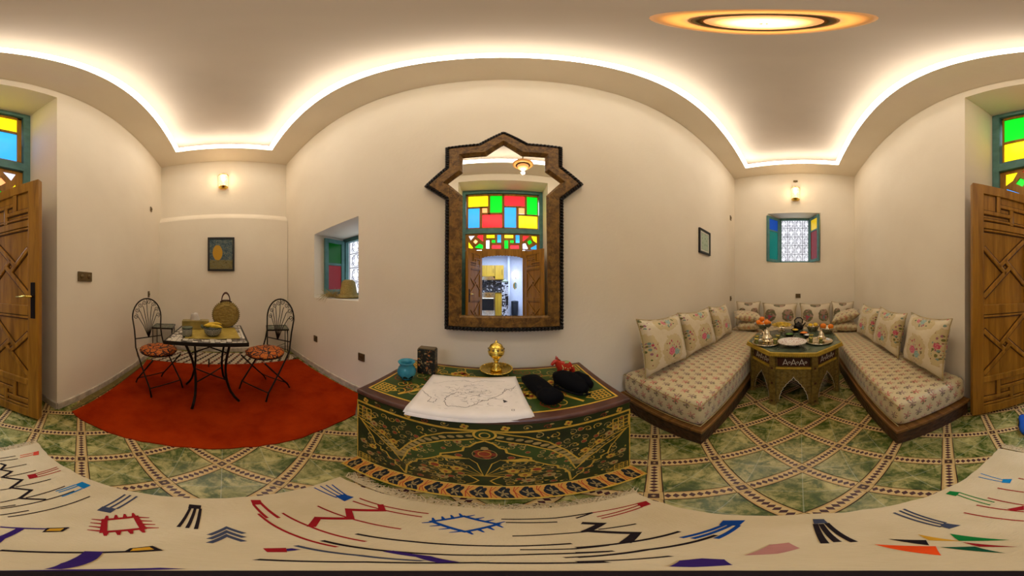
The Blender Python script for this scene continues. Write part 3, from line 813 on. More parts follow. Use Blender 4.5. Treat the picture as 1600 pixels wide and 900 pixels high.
# flared painted skirt
m = MB()
P0 = [(-HW_, F0), (HW_, F0), (HW_, -F0), (-HW_, -F0)]; P1 = [(-HW_-.03, F0-.055), (HW_+.03, F0-.055), (HW_+.03, -F0), (-HW_-.03, -F0)]
def skirt_mat():
    t = NT('painted_skirt'); uv = t.n('ShaderNodeUVMap').outputs[0]; u, v, w = t.sep(uv)
    fu = t.ma('SUBTRACT', t.ma('FRACT', t.ma('DIVIDE', u, .068)), .5)
    dx = t.ma('ABSOLUTE', fu); vv = t.ma('SUBTRACT', v, .5)
    ang = t.ma('ARCTAN2', t.ma('ADD', vv, .12), t.ma('MULTIPLY', fu, 1.7)); r = t.ma('SQRT', t.ma('ADD', t.ma('POWER', t.ma('ADD', vv, .12), 2.0), t.ma('POWER', t.ma('MULTIPLY', fu, 1.7), 2.0)))
    pal = t.ma('LESS_THAN', r, t.ma('ADD', .44, t.ma('MULTIPLY', t.ma('ABSOLUTE', t.ma('SINE', t.ma('MULTIPLY', ang, 2.5))), .16)))
    leaf = t.ma('LESS_THAN', r, t.ma('MULTIPLY', t.ma('POWER', t.ma('ABSOLUTE', t.ma('COSINE', t.ma('MULTIPLY', ang, 2.5))), 1.6), .36))
    red = t.ma('LESS_THAN', t.ma('ABSOLUTE', t.ma('SUBTRACT', t.ma('ABSOLUTE', t.ma('SUBTRACT', .5, dx)), t.ma('MULTIPLY', t.ma('ABSOLUTE', vv), .22))), .022)
    c = t.mix(red, (.50, .23, .035), (.32, .035, .01)); c = t.mix(pal, c, (.012, .012, .010)); c = t.mix(leaf, c, (.26, .17, .055))
    c = t.mix(t.ma('GREATER_THAN', v, .93), c, (.48, .32, .05))
    t.set(c, .5, Specular_IOR_Level=.12); return t.m
uvl = m.bm.loops.layers.uv.new('UVMap')
for i in (0, 1, 3):
    j = (i+1) % 4
    vs = [m.bm.verts.new((*P1[i], .045)), m.bm.verts.new((*P1[j], .045)), m.bm.verts.new((*P0[j], .115)), m.bm.verts.new((*P0[i], .115))]
    fc = m.f(vs); L = math.dist(P0[i], P0[j])
    for l, q in zip(fc.loops, ((0, 0), (L, 0), (L, 1), (0, 1))): l[uvl].uv = (q[0], q[1])
bt = [m.bm.verts.new((*p, .045)) for p in P1]; m.f(bt)
m.build('flared_skirt', skirt_mat(), ch, recalc=False)
m = MB(); m.tube([(-HW_-.032, .28, .043), (-HW_-.032, F0-.057, .043), (HW_+.032, F0-.057, .043), (HW_+.032, .28, .043)], .006, 6); m.build('gilt_edge', M['gold_paint'], ch, smooth=True)
for sx in (-1, 1):
    for sy in (-1, 1): MB().lathe([(.018, 0), (.026, .012), (.02, .03), (.03, .05)], 12, (sx*(HW_-.05), sy*(CD/2-.06)-(.02 if sy < 0 else 0), -.002)).build('foot', M['gold_paint'], ch, smooth=True)
# painted ornament, laid out flat in metres on the front (x, z) and lid (x, y)
FMAP = lambda x, z, t: (x, F0-.0012-t, z)
TMAP = lambda x, y, t: (x, y, CT+.0006+t)
gold, pale, redp, grn = MB(), MB(), MB(), MB()
def zx(px, py):    # measured photo points on the left half of the front, mirrored about the middle
    X, Y = 540+px/5.296, 620+py/5.296
    r = ray(X, Y); cy, sy = cos(radians(2.3)), sin(radians(2.3)); n = (sy, -cy)      # front plane
    p0 = (CX+(-.0)*cy-(F0)*sy, CYF+CD/2+F0*cy)
    t = (n[0]*p0[0]+n[1]*p0[1])/(n[0]*r[0]+n[1]*r[1]); wx_, wy_, wz_ = r[0]*t, r[1]*t, EYE+r[2]*t
    dx_, dy_ = wx_-CX, wy_-(CYF+CD/2); return (dx_*cy+dy_*sy, wz_)
cx0 = zx(1135, 300)[0]
def both(mb, pts, w, t=.0, closed=False, only_left=False):
    L = [zx(*p) for p in pts]; L = [(max(-HW_+.004, x-cx0), z) for x, z in L]
    mb.ribbon(L, w, FMAP, t, closed)
    if not only_left: mb.ribbon([(-x, z) for x, z in L], w, FMAP, t, closed)
    return L
both(gold, [(98, 22), (300, 105), (600, 205), (850, 258), (1135, 280)], .011, .0004)
arcU = [(100, 155), (200, 222), (330, 325), (435, 440), (520, 372), (640, 318), (800, 292), (1040, 286)]
arcD = [(118, 172), (175, 235), (260, 310), (380, 430), (455, 522), (510, 432), (620, 382), (800, 355), (1050, 345)]
LU = both(gold, arcU, .007, .0006); LD = both(gold, arcD, .007, .0006)
sc = [(488, 625), (500, 560), (535, 530), (575, 528), (582, 508), (640, 508), (770, 484), (775, 462), (860, 455), (955, 440), (965, 412), (1010, 408), (1060, 378), (1135, 362)]
LS = both(gold, sc, .008, .0008)
both(gold, [(488, 625), (440, 570), (405, 545), (402, 520), (360, 500), (330, 450), (285, 425), (285, 405), (240, 375), (220, 320), (180, 260), (120, 170)], .006, .0008)
for s_ in (0, 1):       # green field between arch and scallop
    sg = 1 if s_ == 0 else -1
    a = LD[4:]; b = LS[1:]
    poly = [(x*sg, z) for x, z in a]+[(x*sg, z) for x, z in reversed(b)]
    grn.poly(poly, FMAP, .0002)
def leaf_row(P, Q, n, i0, i1, sg):     # tear-drop leaves between the two arch lines
    seg = []
    for k in range(n):
        u = (k+.5)/n
        def on(L):
            L = L[i0:i1] if True else L
            D = [0]
            for a, b in zip(L, L[1:]): D.append(D[-1]+math.dist(a, b))
            s = u*D[-1]
            for i in range(len(D)-1):
                if s <= D[i+1]: f = (s-D[i])/(D[i+1]-D[i]); return Vector(L[i]).lerp(Vector(L[i+1]), f)
            return Vector(L[-1])
        a, b = on(P), on(Q); c = (a+b)/2; r = (a-b).length*.21
        d = Vector(((b-a).y, -(b-a).x)).normalized()
        pts = [(c.x*sg+sg*(cos(q)*r*1.25*d.x-sin(q)*r*.8*d.y), c.y+cos(q)*r*1.25*d.y+sin(q)*r*.8*d.x) for q in [2*pi*i/9 for i in range(9)]]
        pale.poly(pts, FMAP, .0005)
for sg in (1, -1):
    leaf_row(LU[3:], LD[4:], 13, 0, 99, sg); leaf_row(LU[1:4], LD[1:5], 9, 0, 99, sg)
# central knot and flower, vase
cz = zx(1135, 312)[1]
def circ(mb, c, r, w, mp=FMAP, t=.0009, n=20, sy=1): mb.ribbon([(c[0]+r*cos(2*pi*i/n), c[1]+r*sy*sin(2*pi*i/n)) for i in range(n)], w, mp, t, True)
def disc(mb, c, r, mp=FMAP, t=.0007, n=14, sy=1, petals=0, amp=.25, a0=0): mb.poly([(c[0]+r*(1+amp*cos(petals*(2*pi*i/n)))*cos(2*pi*i/n+a0), c[1]+sy*r*(1+amp*cos(petals*(2*pi*i/n)))*sin(2*pi*i/n+a0)) for i in range(n)], mp, t)
circ(gold, (0, cz), .034, .008, sy=.9); circ(gold, (.0, cz-.004), .016, .005); disc(grn, (0, cz), .026, t=.0008)
def scroll(mb, c, r, a0, sg, w, mp=FMAP, t=.0003, turns=1.2, n=18):
    P = spiral(c, r, turns, a0, sg, n); mb.ribbon(P, [w*(1-.5*i/n) for i in range(n+1)], mp, t)
def flower(c, r, mp=FMAP, t=.0004, m1=None, k=4, a0=.4):
    for i in range(k):
        a = 2*pi*i/k+a0; disc(m1 or gold, (c[0]+r*.62*cos(a), c[1]+r*.62*sin(a)), r*.42, mp, t, 9)
    disc(redp, c, r*.3, mp, t+.0002, 8)
def band(x0, x1, z, h, sg=1, mp=FMAP):
    n = int(abs(x1-x0)/.062)
    for i in range(n):
        x = x0+(x1-x0)*(i+.5)/n
        if i % 3 == 0: flower((x*sg, z), h*.30, mp)
        elif i % 3 == 1: scroll(pale, (x*sg, z), h*.34, 0, sg, .003, mp, n=16); disc(gold, (x*sg, z), .0035, mp, .0005, 7)
        else:
            scroll(redp, (x*sg, z-.003), h*.30, pi, -sg, .0034, mp); disc(pale, (x*sg+.012*sg, z+.010), .006, mp, .0005, 8, .6)
for sg in (1, -1): band(.03, HW_-.02, .618, .045, sg)
# spandrels (above the arches) and panels below: scrolls, flowers and knots
rr = random.Random(8)
def inside(P, x, z):
    c = False; n = len(P)
    for i in range(n):
        (x1, y1), (x2, y2) = P[i], P[(i+1) % n]
        if (y1 > z) != (y2 > z) and x < (x2-x1)*(z-y1)/(y2-y1)+x1: c = not c
    return c
lineT = [zx(*p) for p in [(98, 40), (300, 120), (600, 222), (850, 272), (1110, 292)]]; lineT = [(x-cx0, z) for x, z in lineT]
REG = [lineT+LU[::-1][1:], [(-HW_+.01, .125), (-HW_+.01, .36)]+LD[1:5]+[(LS[0][0], .125)], LS+[(0, .125), (LS[0][0]+.01, .125)], LD[4:]+LS[::-1]]
for ri, (R, cnt, rad) in enumerate(zip(REG, (34, 26, 60, 20), (.017, .018, .020, .013))):
    pts = []; tries = 0
    xs = [p[0] for p in R]; zs = [p[1] for p in R]
    while len(pts) < cnt and tries < 9000:
        tries += 1
        x = rr.uniform(min(xs), max(xs)); z = rr.uniform(min(zs), max(zs))
        if not all(inside(R, x+dx, z+dz) for dx, dz in ((rad*.7, 0), (-rad*.7, 0), (0, rad*.7), (0, -rad*.7))): continue
        if ri == 2 and ((abs(x) < .065 and z > .12) or z < .14): continue
        if all(math.hypot(x-a, z-b) > rad*1.45 for a, b in pts): pts.append((x, z))
    for k, (x, z) in enumerate(pts):
        for sg in (1, -1):
            a = rr.uniform(0, 6)
            if k % 11 == 0: flower((x*sg, z), rad*1.0, k=5, m1=gold if k % 2 else pale); circ(redp, (x*sg, z), rad*1.05, .002, t=.0003, n=14)
            elif k % 7 == 3: disc(redp, (x*sg, z), rad*.55, t=.0003, n=12, petals=3); circ(pale, (x*sg, z), rad*.6, .002, t=.0005, n=12)
            else:
                scroll([gold, pale, pale, grn][k % 4] if ri != 3 else pale, (x*sg, z), rad, a*sg, sg, .0036, n=14)
                b_ = a+1.9; px_, pz_ = x+rad*cos(a), z+rad*sin(a)
                (gold if k % 2 else pale).poly([(px_*sg, pz_), ((px_+rad*.7*cos(b_))*sg+.0, pz_+rad*.7*sin(b_)), ((px_+rad*1.0*cos(b_+.5))*sg, pz_+rad*1.0*sin(b_+.5)), ((px_+rad*.5*cos(b_+.8))*sg, pz_+rad*.5*sin(b_+.8))], FMAP, .0004)
# vase with spray of leaves in the middle panel
gold.ribbon([(-.062, .235), (.062, .235)], .007, FMAP, .0006)
for sg in (1, -1):
    gold.ribbon([(.050*sg, .233), (.028*sg, .20), (.018*sg, .18), (.034*sg, .145), (.055*sg, .125)], .006, FMAP, .0006)
    for q in range(4):
        ex, ez = .05+.055*q, .40-.045*q
        gold.ribbon([(0.003*sg, .24), (ex*.45*sg, .27+.03*(3-q)), (ex*sg, ez)], [.003, .004, .002], FMAP, .0006)
    gold.poly([(.045*sg, .395), (.07*sg, .40), (.12*sg, .405), (.155*sg, .385), (.10*sg, .378)], FMAP, .0007)
    disc(gold, (.16*sg, .30), .022, t=.0006, petals=5, n=20); disc(redp, (.16*sg, .30), .012, t=.0008, n=10)
disc(redp, (0, .44), .034, t=.0005, petals=5, n=20); circ(pale, (0, .44), .038, .003, n=18); circ(gold, (0, .443), .02, .003, n=14); disc(pale, (0, .485), .010, t=.0006, n=8)
# corner knots: woven squares
def knot(mb, c, s, mp, sg=1, n=3, w=.005):
    for i in range(n+1):
        u = -s+2*s*i/n
        mb.ribbon([(c[0]+u*sg, c[1]-s), (c[0]+u*sg, c[1]+s)], w, mp, .0007); mb.ribbon([(c[0]-s*sg, c[1]+u), (c[0]+s*sg, c[1]+u)], w, mp, .0007)
    mb.ribbon([(c[0]+s*sg, c[1]+s*.5), (c[0]+s*1.7*sg, c[1]), (c[0]+s*sg, c[1]-s*.5)], w, mp, .0007)
for sg in (1, -1):
    knot(gold, (-sg*(HW_-.046), .535), .036, FMAP, sg); knot(gold, (-sg*(HW_-.045), .155), .03, FMAP, sg)
    gold.ribbon([(sg*(HW_-.004), .118), (sg*(HW_-.004), .60)], .006, FMAP, .0004)
# the ends of the chest
for sg in (1, -1):
    EM = lambda y, z, t, sg=sg: (sg*(HW_+.0012+t), y, z)
    gold.ribbon([(-CD/2+.015, .60), (CD/2-.015, .60), (CD/2-.015, .13), (-CD/2+.015, .13)], .007, EM, 0, True)
    for k in range(16): scroll([gold, pale, redp][k % 3], (-.21+.14*(k % 4), .18+.1*(k//4)), .04, k, 1, .004, EM)
# the lid
ix, iy = HW_-.035, CD/2-.04
grn.poly([(-ix, -iy), (ix, -iy), (ix, iy), (-ix, iy)], TMAP, 0.0)
gold.ribbon([(-ix, -iy), (ix, -iy), (ix, iy), (-ix, iy)], .008, TMAP, .0006, True)
iz = iy-.10
gold.ribbon([(-ix+.17, iz), (ix-.12, iz)], .006, TMAP, .0007); gold.ribbon([(-ix+.17, -iz+.06), (ix-.17, -iz+.06)], .005, TMAP, .0007)
for sx in (1, -1):
    for sy in (1, -1): knot(gold, (sx*(ix-.05), sy*(iy-.05)), .034, TMAP, -sx, 4, .006)
    gold.ribbon([(sx*(ix-.13), -.18), (sx*(ix-.22), -.05), (sx*(ix-.33), .04), (sx*(ix-.42), .06)], [.012, .02, .014, .006], TMAP, .0006)
for k in range(120):
    x = rr.uniform(-ix+.04, ix-.04); y = rr.uniform(-iy+.03, iy-.03)
    if abs(x) > ix-.12 and abs(y) > iy-.12: continue
    q = k % 4
    if q == 0: flower((x, y), .022, TMAP, k=5, t=.0008)
    elif q == 1: scroll(redp, (x, y), .028, rr.uniform(0, 6), 1, .005, TMAP, .0007)
    else: scroll(pale if q == 2 else gold, (x, y), .03, rr.uniform(0, 6), rr.choice((1, -1)), .0045, TMAP, .0008)
for mb_, nm_, mt_ in ((gold, 'gold_ornament', 'gold_paint'), (pale, 'pale_ornament', 'gold_pale'), (redp, 'red_ornament', 'red_paint'), (grn, 'green_field', 'green_paint')):
    mb_.build(nm_, M[mt_], ch, recalc=False)['kind'] = 'stuff'

# ---------------------------------------------------------------- things on the chest
TZ = .6685; KC = .9
def rot_in(p, th): return (p[0]*cos(th)-p[1]*sin(th), p[0]*sin(th)+p[1]*cos(th))
# blue pot
def pot_mat():
    t = NT('turquoise_glaze'); x, y, z = t.sep(t.co()); nz = t.noise(t.co(), 18, 4)
    saw = t.ma('ADD', t.ma('MULTIPLY', t.ma('ABSOLUTE', t.ma('SINE', t.ma('MULTIPLY', t.ma('ARCTAN2', y, x), 4.0))), .022), .016)
    m = t.ma('MULTIPLY', t.ma('LESS_THAN', z, saw), t.ma('GREATER_THAN', z, .014)); m = t.ma('MULTIPLY', m, t.ma('GREATER_THAN', nz, .42))
    t.set(t.mix(m, t.ramp(nz, [(.3, (.02, .16, .23)), (.7, (.05, .27, .36))]), (.005, .03, .03)), .15); return t.m
t = thing('blue_pot', 'small turquoise glazed pot with wide rim at the left of the painted chest', 'pot', (-.487, .752, TZ))
MB().lathe([(0, 0), (.028, 0), (.034, .012), (.05, .035), (.052, .055), (.044, .078), (.036, .09), (.040, .102), (.048, .113), (.045, .116), (.034, .103), (.030, .09), (.036, .07), (.03, .02), (0, .015)], 32).build('pot_body', pot_mat(), t, smooth=True)
# collage box
def tin_mat():
    t = NT('speckled_collage'); o = t.co(); c = t.voro(o, 95, 'Color'); nz = t.noise(o, 26, 4, .7, 1)
    r = t.sep(c)[0]
    cc = t.ramp(r, [(0, (.012, .012, .008)), (.38, (.03, .035, .02)), (.55, (.22, .10, .03)), (.68, (.35, .25, .12)), (.8, (.02, .02, .015)), (.92, (.45, .16, .05))], 'CONSTANT')
    t.set(t.mix(t.ma('LESS_THAN', nz, .5), cc, (.012, .013, .01)), .4); return t.m
t = thing('patterned_box', 'upright dark box with mottled brown and orange pattern behind the blue pot', 'box', (-.433, .872, TZ), radians(8))
tm = tin_mat()
MB().box((0, 0, .083), (.108, .06, .166)).build('box_body', tm, t, bevel=.004)
MB().box((0, 0, .168), (.10, .052, .006)).build('box_lid', M['bronze'], t, bevel=.002)
# brass incense burner on a plate
t = thing('incense_burner', 'brass domed incense burner with pointed lid standing on its engraved plate', 'incense burner', (-.085, .985, TZ))
m = MB(); m.lathe([(0, .004), (.05, .004), (.07, .010), (.095, .018), (.099, .022), (.094, .022), (.07, .014), (.05, .009), (0, .009)], 48)
for k in range(32):
    a = 2*pi*k/32; m.ball((.096*cos(a), .096*sin(a), .021), .005, 6, 4)
m.build('plate', M['brass'], t, smooth=True)
MB().lathe([(0, .01), (.034, .012), (.036, .022), (.02, .034), (.024, .044), (.014, .056), (.012, .072), (.02, .082), (.014, .088), (.028, .100), (.046, .120), (.049, .135), (.046, .137), (0, .137)], 32).build('stem_and_bowl', M['brass'], t, smooth=True)
m = MB(); m.lathe([(.050, .137), (.051, .143), (.046, .147), (.045, .165), (.034, .184), (.016, .194), (.008, .197), (.011, .203), (.004, .208), (0, .222)], 32)
m.build('domed_lid', M['brass'], t, smooth=True)
m = MB()
for k in range(10):
    a = 2*pi*k/10; m.ball((.045*cos(a), .045*sin(a), .158), .007, 6, 5)
m.build('pierced_bosses', M['bronze'], t, smooth=True)['kind'] = 'stuff'
# red wooden horse
M['horse'] = plain('red_lacquer', (.42, .028, .012), .25, var=.1)
t = thing('wooden_horse', 'small red painted wooden horse with decorated back on the chest', 'horse figurine', (.262, .888, TZ), radians(12))
bm = bmesh.new()
def sk(vs, es, root=0):
    me = bpy.data.meshes.new('horse_body'); me.from_pydata([v[0] for v in vs], es, []); me.update()
    o = bpy.data.objects.new('horse_body', me); C.objects.link(o)
    md = o.modifiers.new('skin', 'SKIN'); sv = me.skin_vertices[0].data
    for i, v in enumerate(vs):
        r = v[1]; sv[i].radius = r if isinstance(r, tuple) else (r, r); sv[i].use_root = (i == root)
    o.modifiers.new('sub', 'SUBSURF').levels = 2; o.modifiers['sub'].render_levels = 2
    return o
V_ = [((.012, 0, .068), (.021, .022)), ((.045, 0, .070), (.022, .023)), ((-.028, 0, .072), (.021, .024)), ((-.046, 0, .098), (.016, .020)), ((-.056, 0, .116), (.013, .017)), ((-.073, 0, .100), (.009, .012)), ((-.081, 0, .088), (.008, .010)),
      ((-.030, .013, .048), .0115), ((-.030, .014, .004), .0095), ((-.030, -.013, .048), .0115), ((-.030, -.014, .004), .0095), ((.048, .013, .048), .012), ((.048, .014, .004), .0095), ((.048, -.013, .048), .012), ((.048, -.014, .004), .0095)]
E_ = [(0, 1), (0, 2), (2, 3), (3, 4), (4, 5), (5, 6), (2, 7), (7, 8), (2, 9), (9, 10), (1, 11), (11, 12), (1, 13), (13, 14)]
o = sk(V_, E_); o.parent = t; o.data.materials.append(M['horse']); smooth_obj(o)
for sy in (-1, 1): MB().tube([(-.050, sy*.007, .128), (-.049, sy*.009, .142)], [.005, .0015], 6).build('ear', M['horse'], t)
m = MB(); m.lathe([(0, .0), (.016, .001), (.018, .006), (0, .01)], 14, (.006, 0, .0905), 1.3, 1.15); m.build('painted_saddle', plain('saddle_paint', (.30, .36, .14), .4, var=.6, scale=140), t, smooth=True)
m = MB()
for sy in (-1, 1):
    m.tube([(-.028, sy*.022, .050+0*sy), (-.020, sy*.0245, .070), (-.026, sy*.020, .088)], .0022, 5)
    for k in range(5): m.ball((-.022+.015*k, sy*.0235, .062+.006*sin(k*2)), .0035, 6, 4)
m.build('painted_harness', plain('harness_paint', (.55, .50, .18), .4, var=.5, scale=150), t, smooth=True)['kind'] = 'stuff'
MB().tube([(-.058, 0, .131), (-.046, 0, .128), (-.030, 0, .112), (-.020, 0, .096)], [.004, .005, .005, .003], 6).build('mane', plain('mane_paint', (.30, .05, .02), .4, var=.5, scale=120), t, smooth=True)
# map sheets
def sheet(label, off, zz, name='map_sheet', w=.455, d=.375):
    t = thing(name, label, 'paper map', (-.160+off[0], .706+off[1], TZ+zz), radians(8.5+off[2]))
    m = MB(); nx, ny = 24, 14; G = []
    for j in range(ny+1):
        for i in range(nx+1):
            x = -w/2+w*i/nx*1.0; y = -d/2+d*j/ny; x *= (1.0+.0*(1-j/ny))
            z = .0008*sin(9*x+j*.4)+.001*(i % 3 == 0)*.2+(.004*(1-min(1, math.hypot(x+.1, y)/.25)))
            over = -(y)-(d/2-.028)
            if over > 0: z -= over*.45
            G.append(m.bm.verts.new((x, y, z)))
    for j in range(ny):
        for i in range(nx): a = j*(nx+1)+i; m.f([G[a], G[a+1], G[a+nx+2], G[a+nx+1]])
    o = m.build('sheet', M['paper'], t, smooth=True, recalc=False); sl = o.modifiers.new('sol', 'SOLIDIFY'); sl.thickness = .0006
    return t, w, d
sheet('lowest printed map sheet showing its front edge under the stack on the chest', (.004, -.012, .5), .002)
sheet('middle printed map sheet between two others on the chest', (-.003, -.006, -.4), .0055)
t, w, d = sheet('topmost white map sheet with a black coastline lying on the chest', (0, 0, 0), .009)
mi1, mi2 = MB(), MB()
def mz(x, y):
    z = .0008*sin(9*x+(y+d/2)/d*14*.4)+(.004*(1-min(1, math.hypot(x+.1, y)/.25))); o = -y-(d/2-.028)
    return z-(max(0, o)*.45)
MMAP = lambda x, y, t: (x, y, mz(x, y)+.0012+t)
def coast(pts, w_, mb, n=7, amp=.005):
    out = []
    for a, b in zip(pts, pts[1:]):
        for k in range(n): out.append((a[0]+(b[0]-a[0])*k/n+rr.gauss(0, amp*.4), a[1]+(b[1]-a[1])*k/n+rr.gauss(0, amp*.4)))
    mb.ribbon(out+[pts[-1]], w_, MMAP)
def mpx(px, py):      # zoom picture points of the sheet -> sheet metres
    X, Y = ground(540+px/3.215, 520+py/3.215, TZ+.01); dx, dy = (X+.160)/KC, (Y-.706)/KC; a = radians(-8.5)
    x, y = dx*cos(a)-dy*sin(a), dx*sin(a)+dy*cos(a); return (max(-w/2+.01, min(w/2-.01, x)), max(-d/2+.008, min(d/2-.008, y)))
coast([mpx(*p) for p in [(385, 290), (430, 330), (415, 345), (440, 352), (460, 335)]], .0018, mi1)
coast([mpx(*p) for p in [(560, 300), (510, 320), (495, 345), (505, 368), (560, 372), (600, 377), (650, 362), (680, 345), (720, 338), (780, 310), (800, 290), (850, 275)]], .002, mi1)
coast([mpx(*p) for p in [(440, 255), (520, 245), (600, 238), (640, 250), (700, 240), (800, 245)]], .0012, mi1)
coast([mpx(*p) for p in [(790, 300), (800, 280), (830, 290), (855, 265)]], .0014, mi1)
mi1.poly([mpx(*p) for p in [(790, 335), (815, 345), (795, 352)]], MMAP); mi1.ribbon([mpx(*p) for p in [(835, 385), (848, 385), (848, 392), (835, 392)]], .0015, MMAP, 0, True)
for k in range(60):
    c_ = mpx(rr.gauss(610, 60), rr.gauss(300, 28)); a = rr.uniform(0, 6); r = rr.uniform(.008, .03)
    coast([(c_[0]+r*cos(a+q), c_[1]+r*.6*sin(a+q)) for q in (0, .7, 1.4, 2.1)], .0013, mi2, 4, .003)
for k in range(70):
    c_ = mpx(rr.uniform(430, 860), rr.uniform(240, 385)); a = rr.uniform(-.3, .3)
    mi2.ribbon([c_, (c_[0]+.012*cos(a), c_[1]+.012*sin(a))], .001, MMAP)
mi1.build('coastline_print', M['ink'], t, recalc=False); mi2.build('contour_print', M['ink_light'], t, recalc=False)['kind'] = 'stuff'
# black padded pouch (long, orange lining) and bunched black bag
def soft(name, mat, secs, parent, n=16):
    """lofted soft body: secs = (centre, half-width, half-height, direction angle)"""
    m = MB(); R = []
    for (c_, a, b, th) in secs:
        nx, ny = -sin(th), cos(th)
        R.append([m.bm.verts.new((c_[0]+nx*a*cos(2*pi*k/n)*(1+.04*sin(3*k)), c_[1]+ny*a*cos(2*pi*k/n), c_[2]+b*(abs(sin(2*pi*k/n))**.8)*(1 if sin(2*pi*k/n) > 0 else -1))) for k in range(n)])
    for a, b in zip(R, R[1:]):
        for k in range(n): m.f([a[k], a[(k+1) % n], b[(k+1) % n], b[k]])
    m.f(R[0][::-1]); m.f(R[-1]); return m.build(name, mat, parent, smooth=True)
t = thing('padded_pouch', 'long black padded pouch with orange lining at its open end beside the maps', 'pouch', (.103, .755, TZ), 0)
th = atan2(-.28, .085)
def along(s, z=0): return (-.03+.085*s, .13-.28*s, z)
soft('pouch_body', M['black_cloth'], [(along(0, .026), .040, .012, th), (along(.12, .030), .048, .026, th), (along(.4, .033), .050, .031, th), (along(.7, .033), .046, .031, th), (along(.72, .032), .044, .029, th)], t)
soft('pouch_cap', M['black_cloth'], [(along(.71, .034), .048, .032, th), (along(.8, .036), .052, .034, th), (along(.95, .036), .046, .033, th), (along(1.0, .034), .030, .020, th)], t)
soft('orange_lining', plain('orange_lining', (.62, .16, .02), .7), [((-.052, .115, .022), .004, .013, th), ((-.050, .085, .034), .008, .016, th), ((-.040, .055, .03), .003, .01, th)], t, 10)
t = thing('camera_bag', 'bunched soft black bag with a strap beside the red horse', 'bag', (.256, .757, TZ), 0)
soft('bag_body', M['black_cloth'], [((-.055, .115, .030), .020, .024, -1.1), ((-.035, .07, .040), .050, .038, -1.1), ((-.005, .01, .040), .062, .039, -1.1), ((.015, -.04, .036), .05, .034, -1.1), ((.035, -.09, .026), .024, .022, -1.1)], t)
soft('bag_flap', M['black_cloth'], [((.02, .09, .028), .016, .018, -.9), ((.045, .05, .036), .035, .033, -.9), ((.075, 0, .032), .035, .029, -.9), ((.085, -.05, .022), .018, .016, -.9)], t)
MB().tube([(-.07, .06, .012), (-.085, .0, .02), (-.06, -.06, .03), (-.01, -.10, .016), (.05, -.11, .01)], .006, 6).build('strap', M['black_cloth'], t, smooth=True)
m = MB(); m.box((.02, -.11, .02), (.012, .004, .006)).box((.04, -.108, .022), (.004, .004, .01)); m.build('buckle', M['silver'], t)

for o in list(C.objects):
    if o.name.split('.')[0] in ('blue_pot', 'patterned_box', 'incense_burner', 'wooden_horse', 'map_sheet', 'padded_pouch', 'camera_bag'): o.scale = (KC, KC, KC)

# ---------------------------------------------------------------- rugs
def rug_mat(name, c1, c2, rough=.9, sc=90, st=.5):
    t = NT(name); o = t.co(); a = t.noise(o, 3.5, 4, .6); b = t.noise(t.mp(o, (1, .25, 1)), sc*3, 3)
    t.set(t.mix(t.ma('MULTIPLY', b, .35), t.ramp(a, [(.35, c1), (.65, c2)]), c1), rough); t.b.inputs['Specular IOR Level'].default_value = .05; t.bump(b, st, .004); return t.m
M['rug_cream'] = rug_mat('cream_wool', (.52, .40, .22), (.62, .49, .29))
M['rug_red'] = rug_mat('red_wool', (.23, .015, .0008), (.36, .032, .0015), 1.0, 60, .9)
def rug(name, label, poly, z, th, mat, group=None):
    xs = [p[0] for p in poly]; ys = [p[1] for p in poly]; c = ((min(xs)+max(xs))/2, (min(ys)+max(ys))/2)
    t = thing(name, label, 'rug', (*c, z)); m = MB()
    m.prism([(x-c[0], y-c[1]) for x, y in poly], 0, th)
    m.build('rug_weave', mat, t); return t, c
def wob(a, b, n, amp):
    return [(a[0]+(b[0]-a[0])*i/n+(rnd.gauss(0, amp) if i else 0), a[1]+(b[1]-a[1])*i/n+(rnd.gauss(0, amp) if i else 0)) for i in range(n)]
RP = [(-.965, -1.055), (-.935, -.942), (-.923, -.546), (-.943, -.332), (-.951, -.017), (-.973, .354), (-1.049, .912), (-1.30, 1.175), (-2.58, 1.10), (-2.585, .0), (-2.53, -1.13), (-2.3, -1.085)]
P = []
for a, b in zip(RP, RP[1:]+RP[:1]): P += wob(a, b, 6, .004)
rug('red_rug', 'big plain red wool rug under the dining table and chairs', P, .0, .011, M['rug_red'])
def kilim_mat():
    t = NT('kilim_rows'); x, y, z = t.sep(t.co()); nz = t.noise(t.co(), 9, 3)
    fy = t.ma('SUBTRACT', t.ma('FRACT', t.ma('DIVIDE', t.ma('ADD', y, t.ma('MULTIPLY', x, .5)), .125)), .5); fx = t.ma('SUBTRACT', t.ma('FRACT', t.ma('DIVIDE', x, .062)), .5)
    d = t.ma('LESS_THAN', t.ma('ADD', t.ma('ABSOLUTE', fy), t.ma('MULTIPLY', t.ma('ABSOLUTE', fx), .55)), .33)
    band_ = t.ma('GREATER_THAN', t.ma('ABSOLUTE', fy), .46)
    c = t.mix(d, (.55, .46, .32), t.mix(t.ma('GREATER_THAN', nz, .52), (.035, .02, .016), (.16, .05, .03))); c = t.mix(band_, c, (.30, .24, .15)); t.set(c, .9); return t.m
rug('kilim_rug', 'cream flatwoven rug with rows of dark zigzags behind the red rug', wob((-2.57, -1.12), (-2.60, 1.08), 8, .004)+wob((-2.62, 1.09), (-3.02, 1.02), 4, .004)+wob((-3.06, 1.0), (-3.10, -1.08), 8, .004), .0, .009, kilim_mat())
M['mat'] = straw_mat('reed_mat', (.12, .085, .02), (.34, .25, .07), 45)
o = rug('reed_mat', 'narrow strip of yellow brown reed mat along the skirting under the switch plate', wob((-.98, -1.09), (-.97, -1.06), 1, 0)+wob((-.99, -1.068), (-2.35, -1.095), 8, .002)+[(-2.5, -1.14), (-2.5, -1.155)]+wob((-2.45, -1.157), (-.99, -1.15), 6, .002), .0, .014, M['mat'])
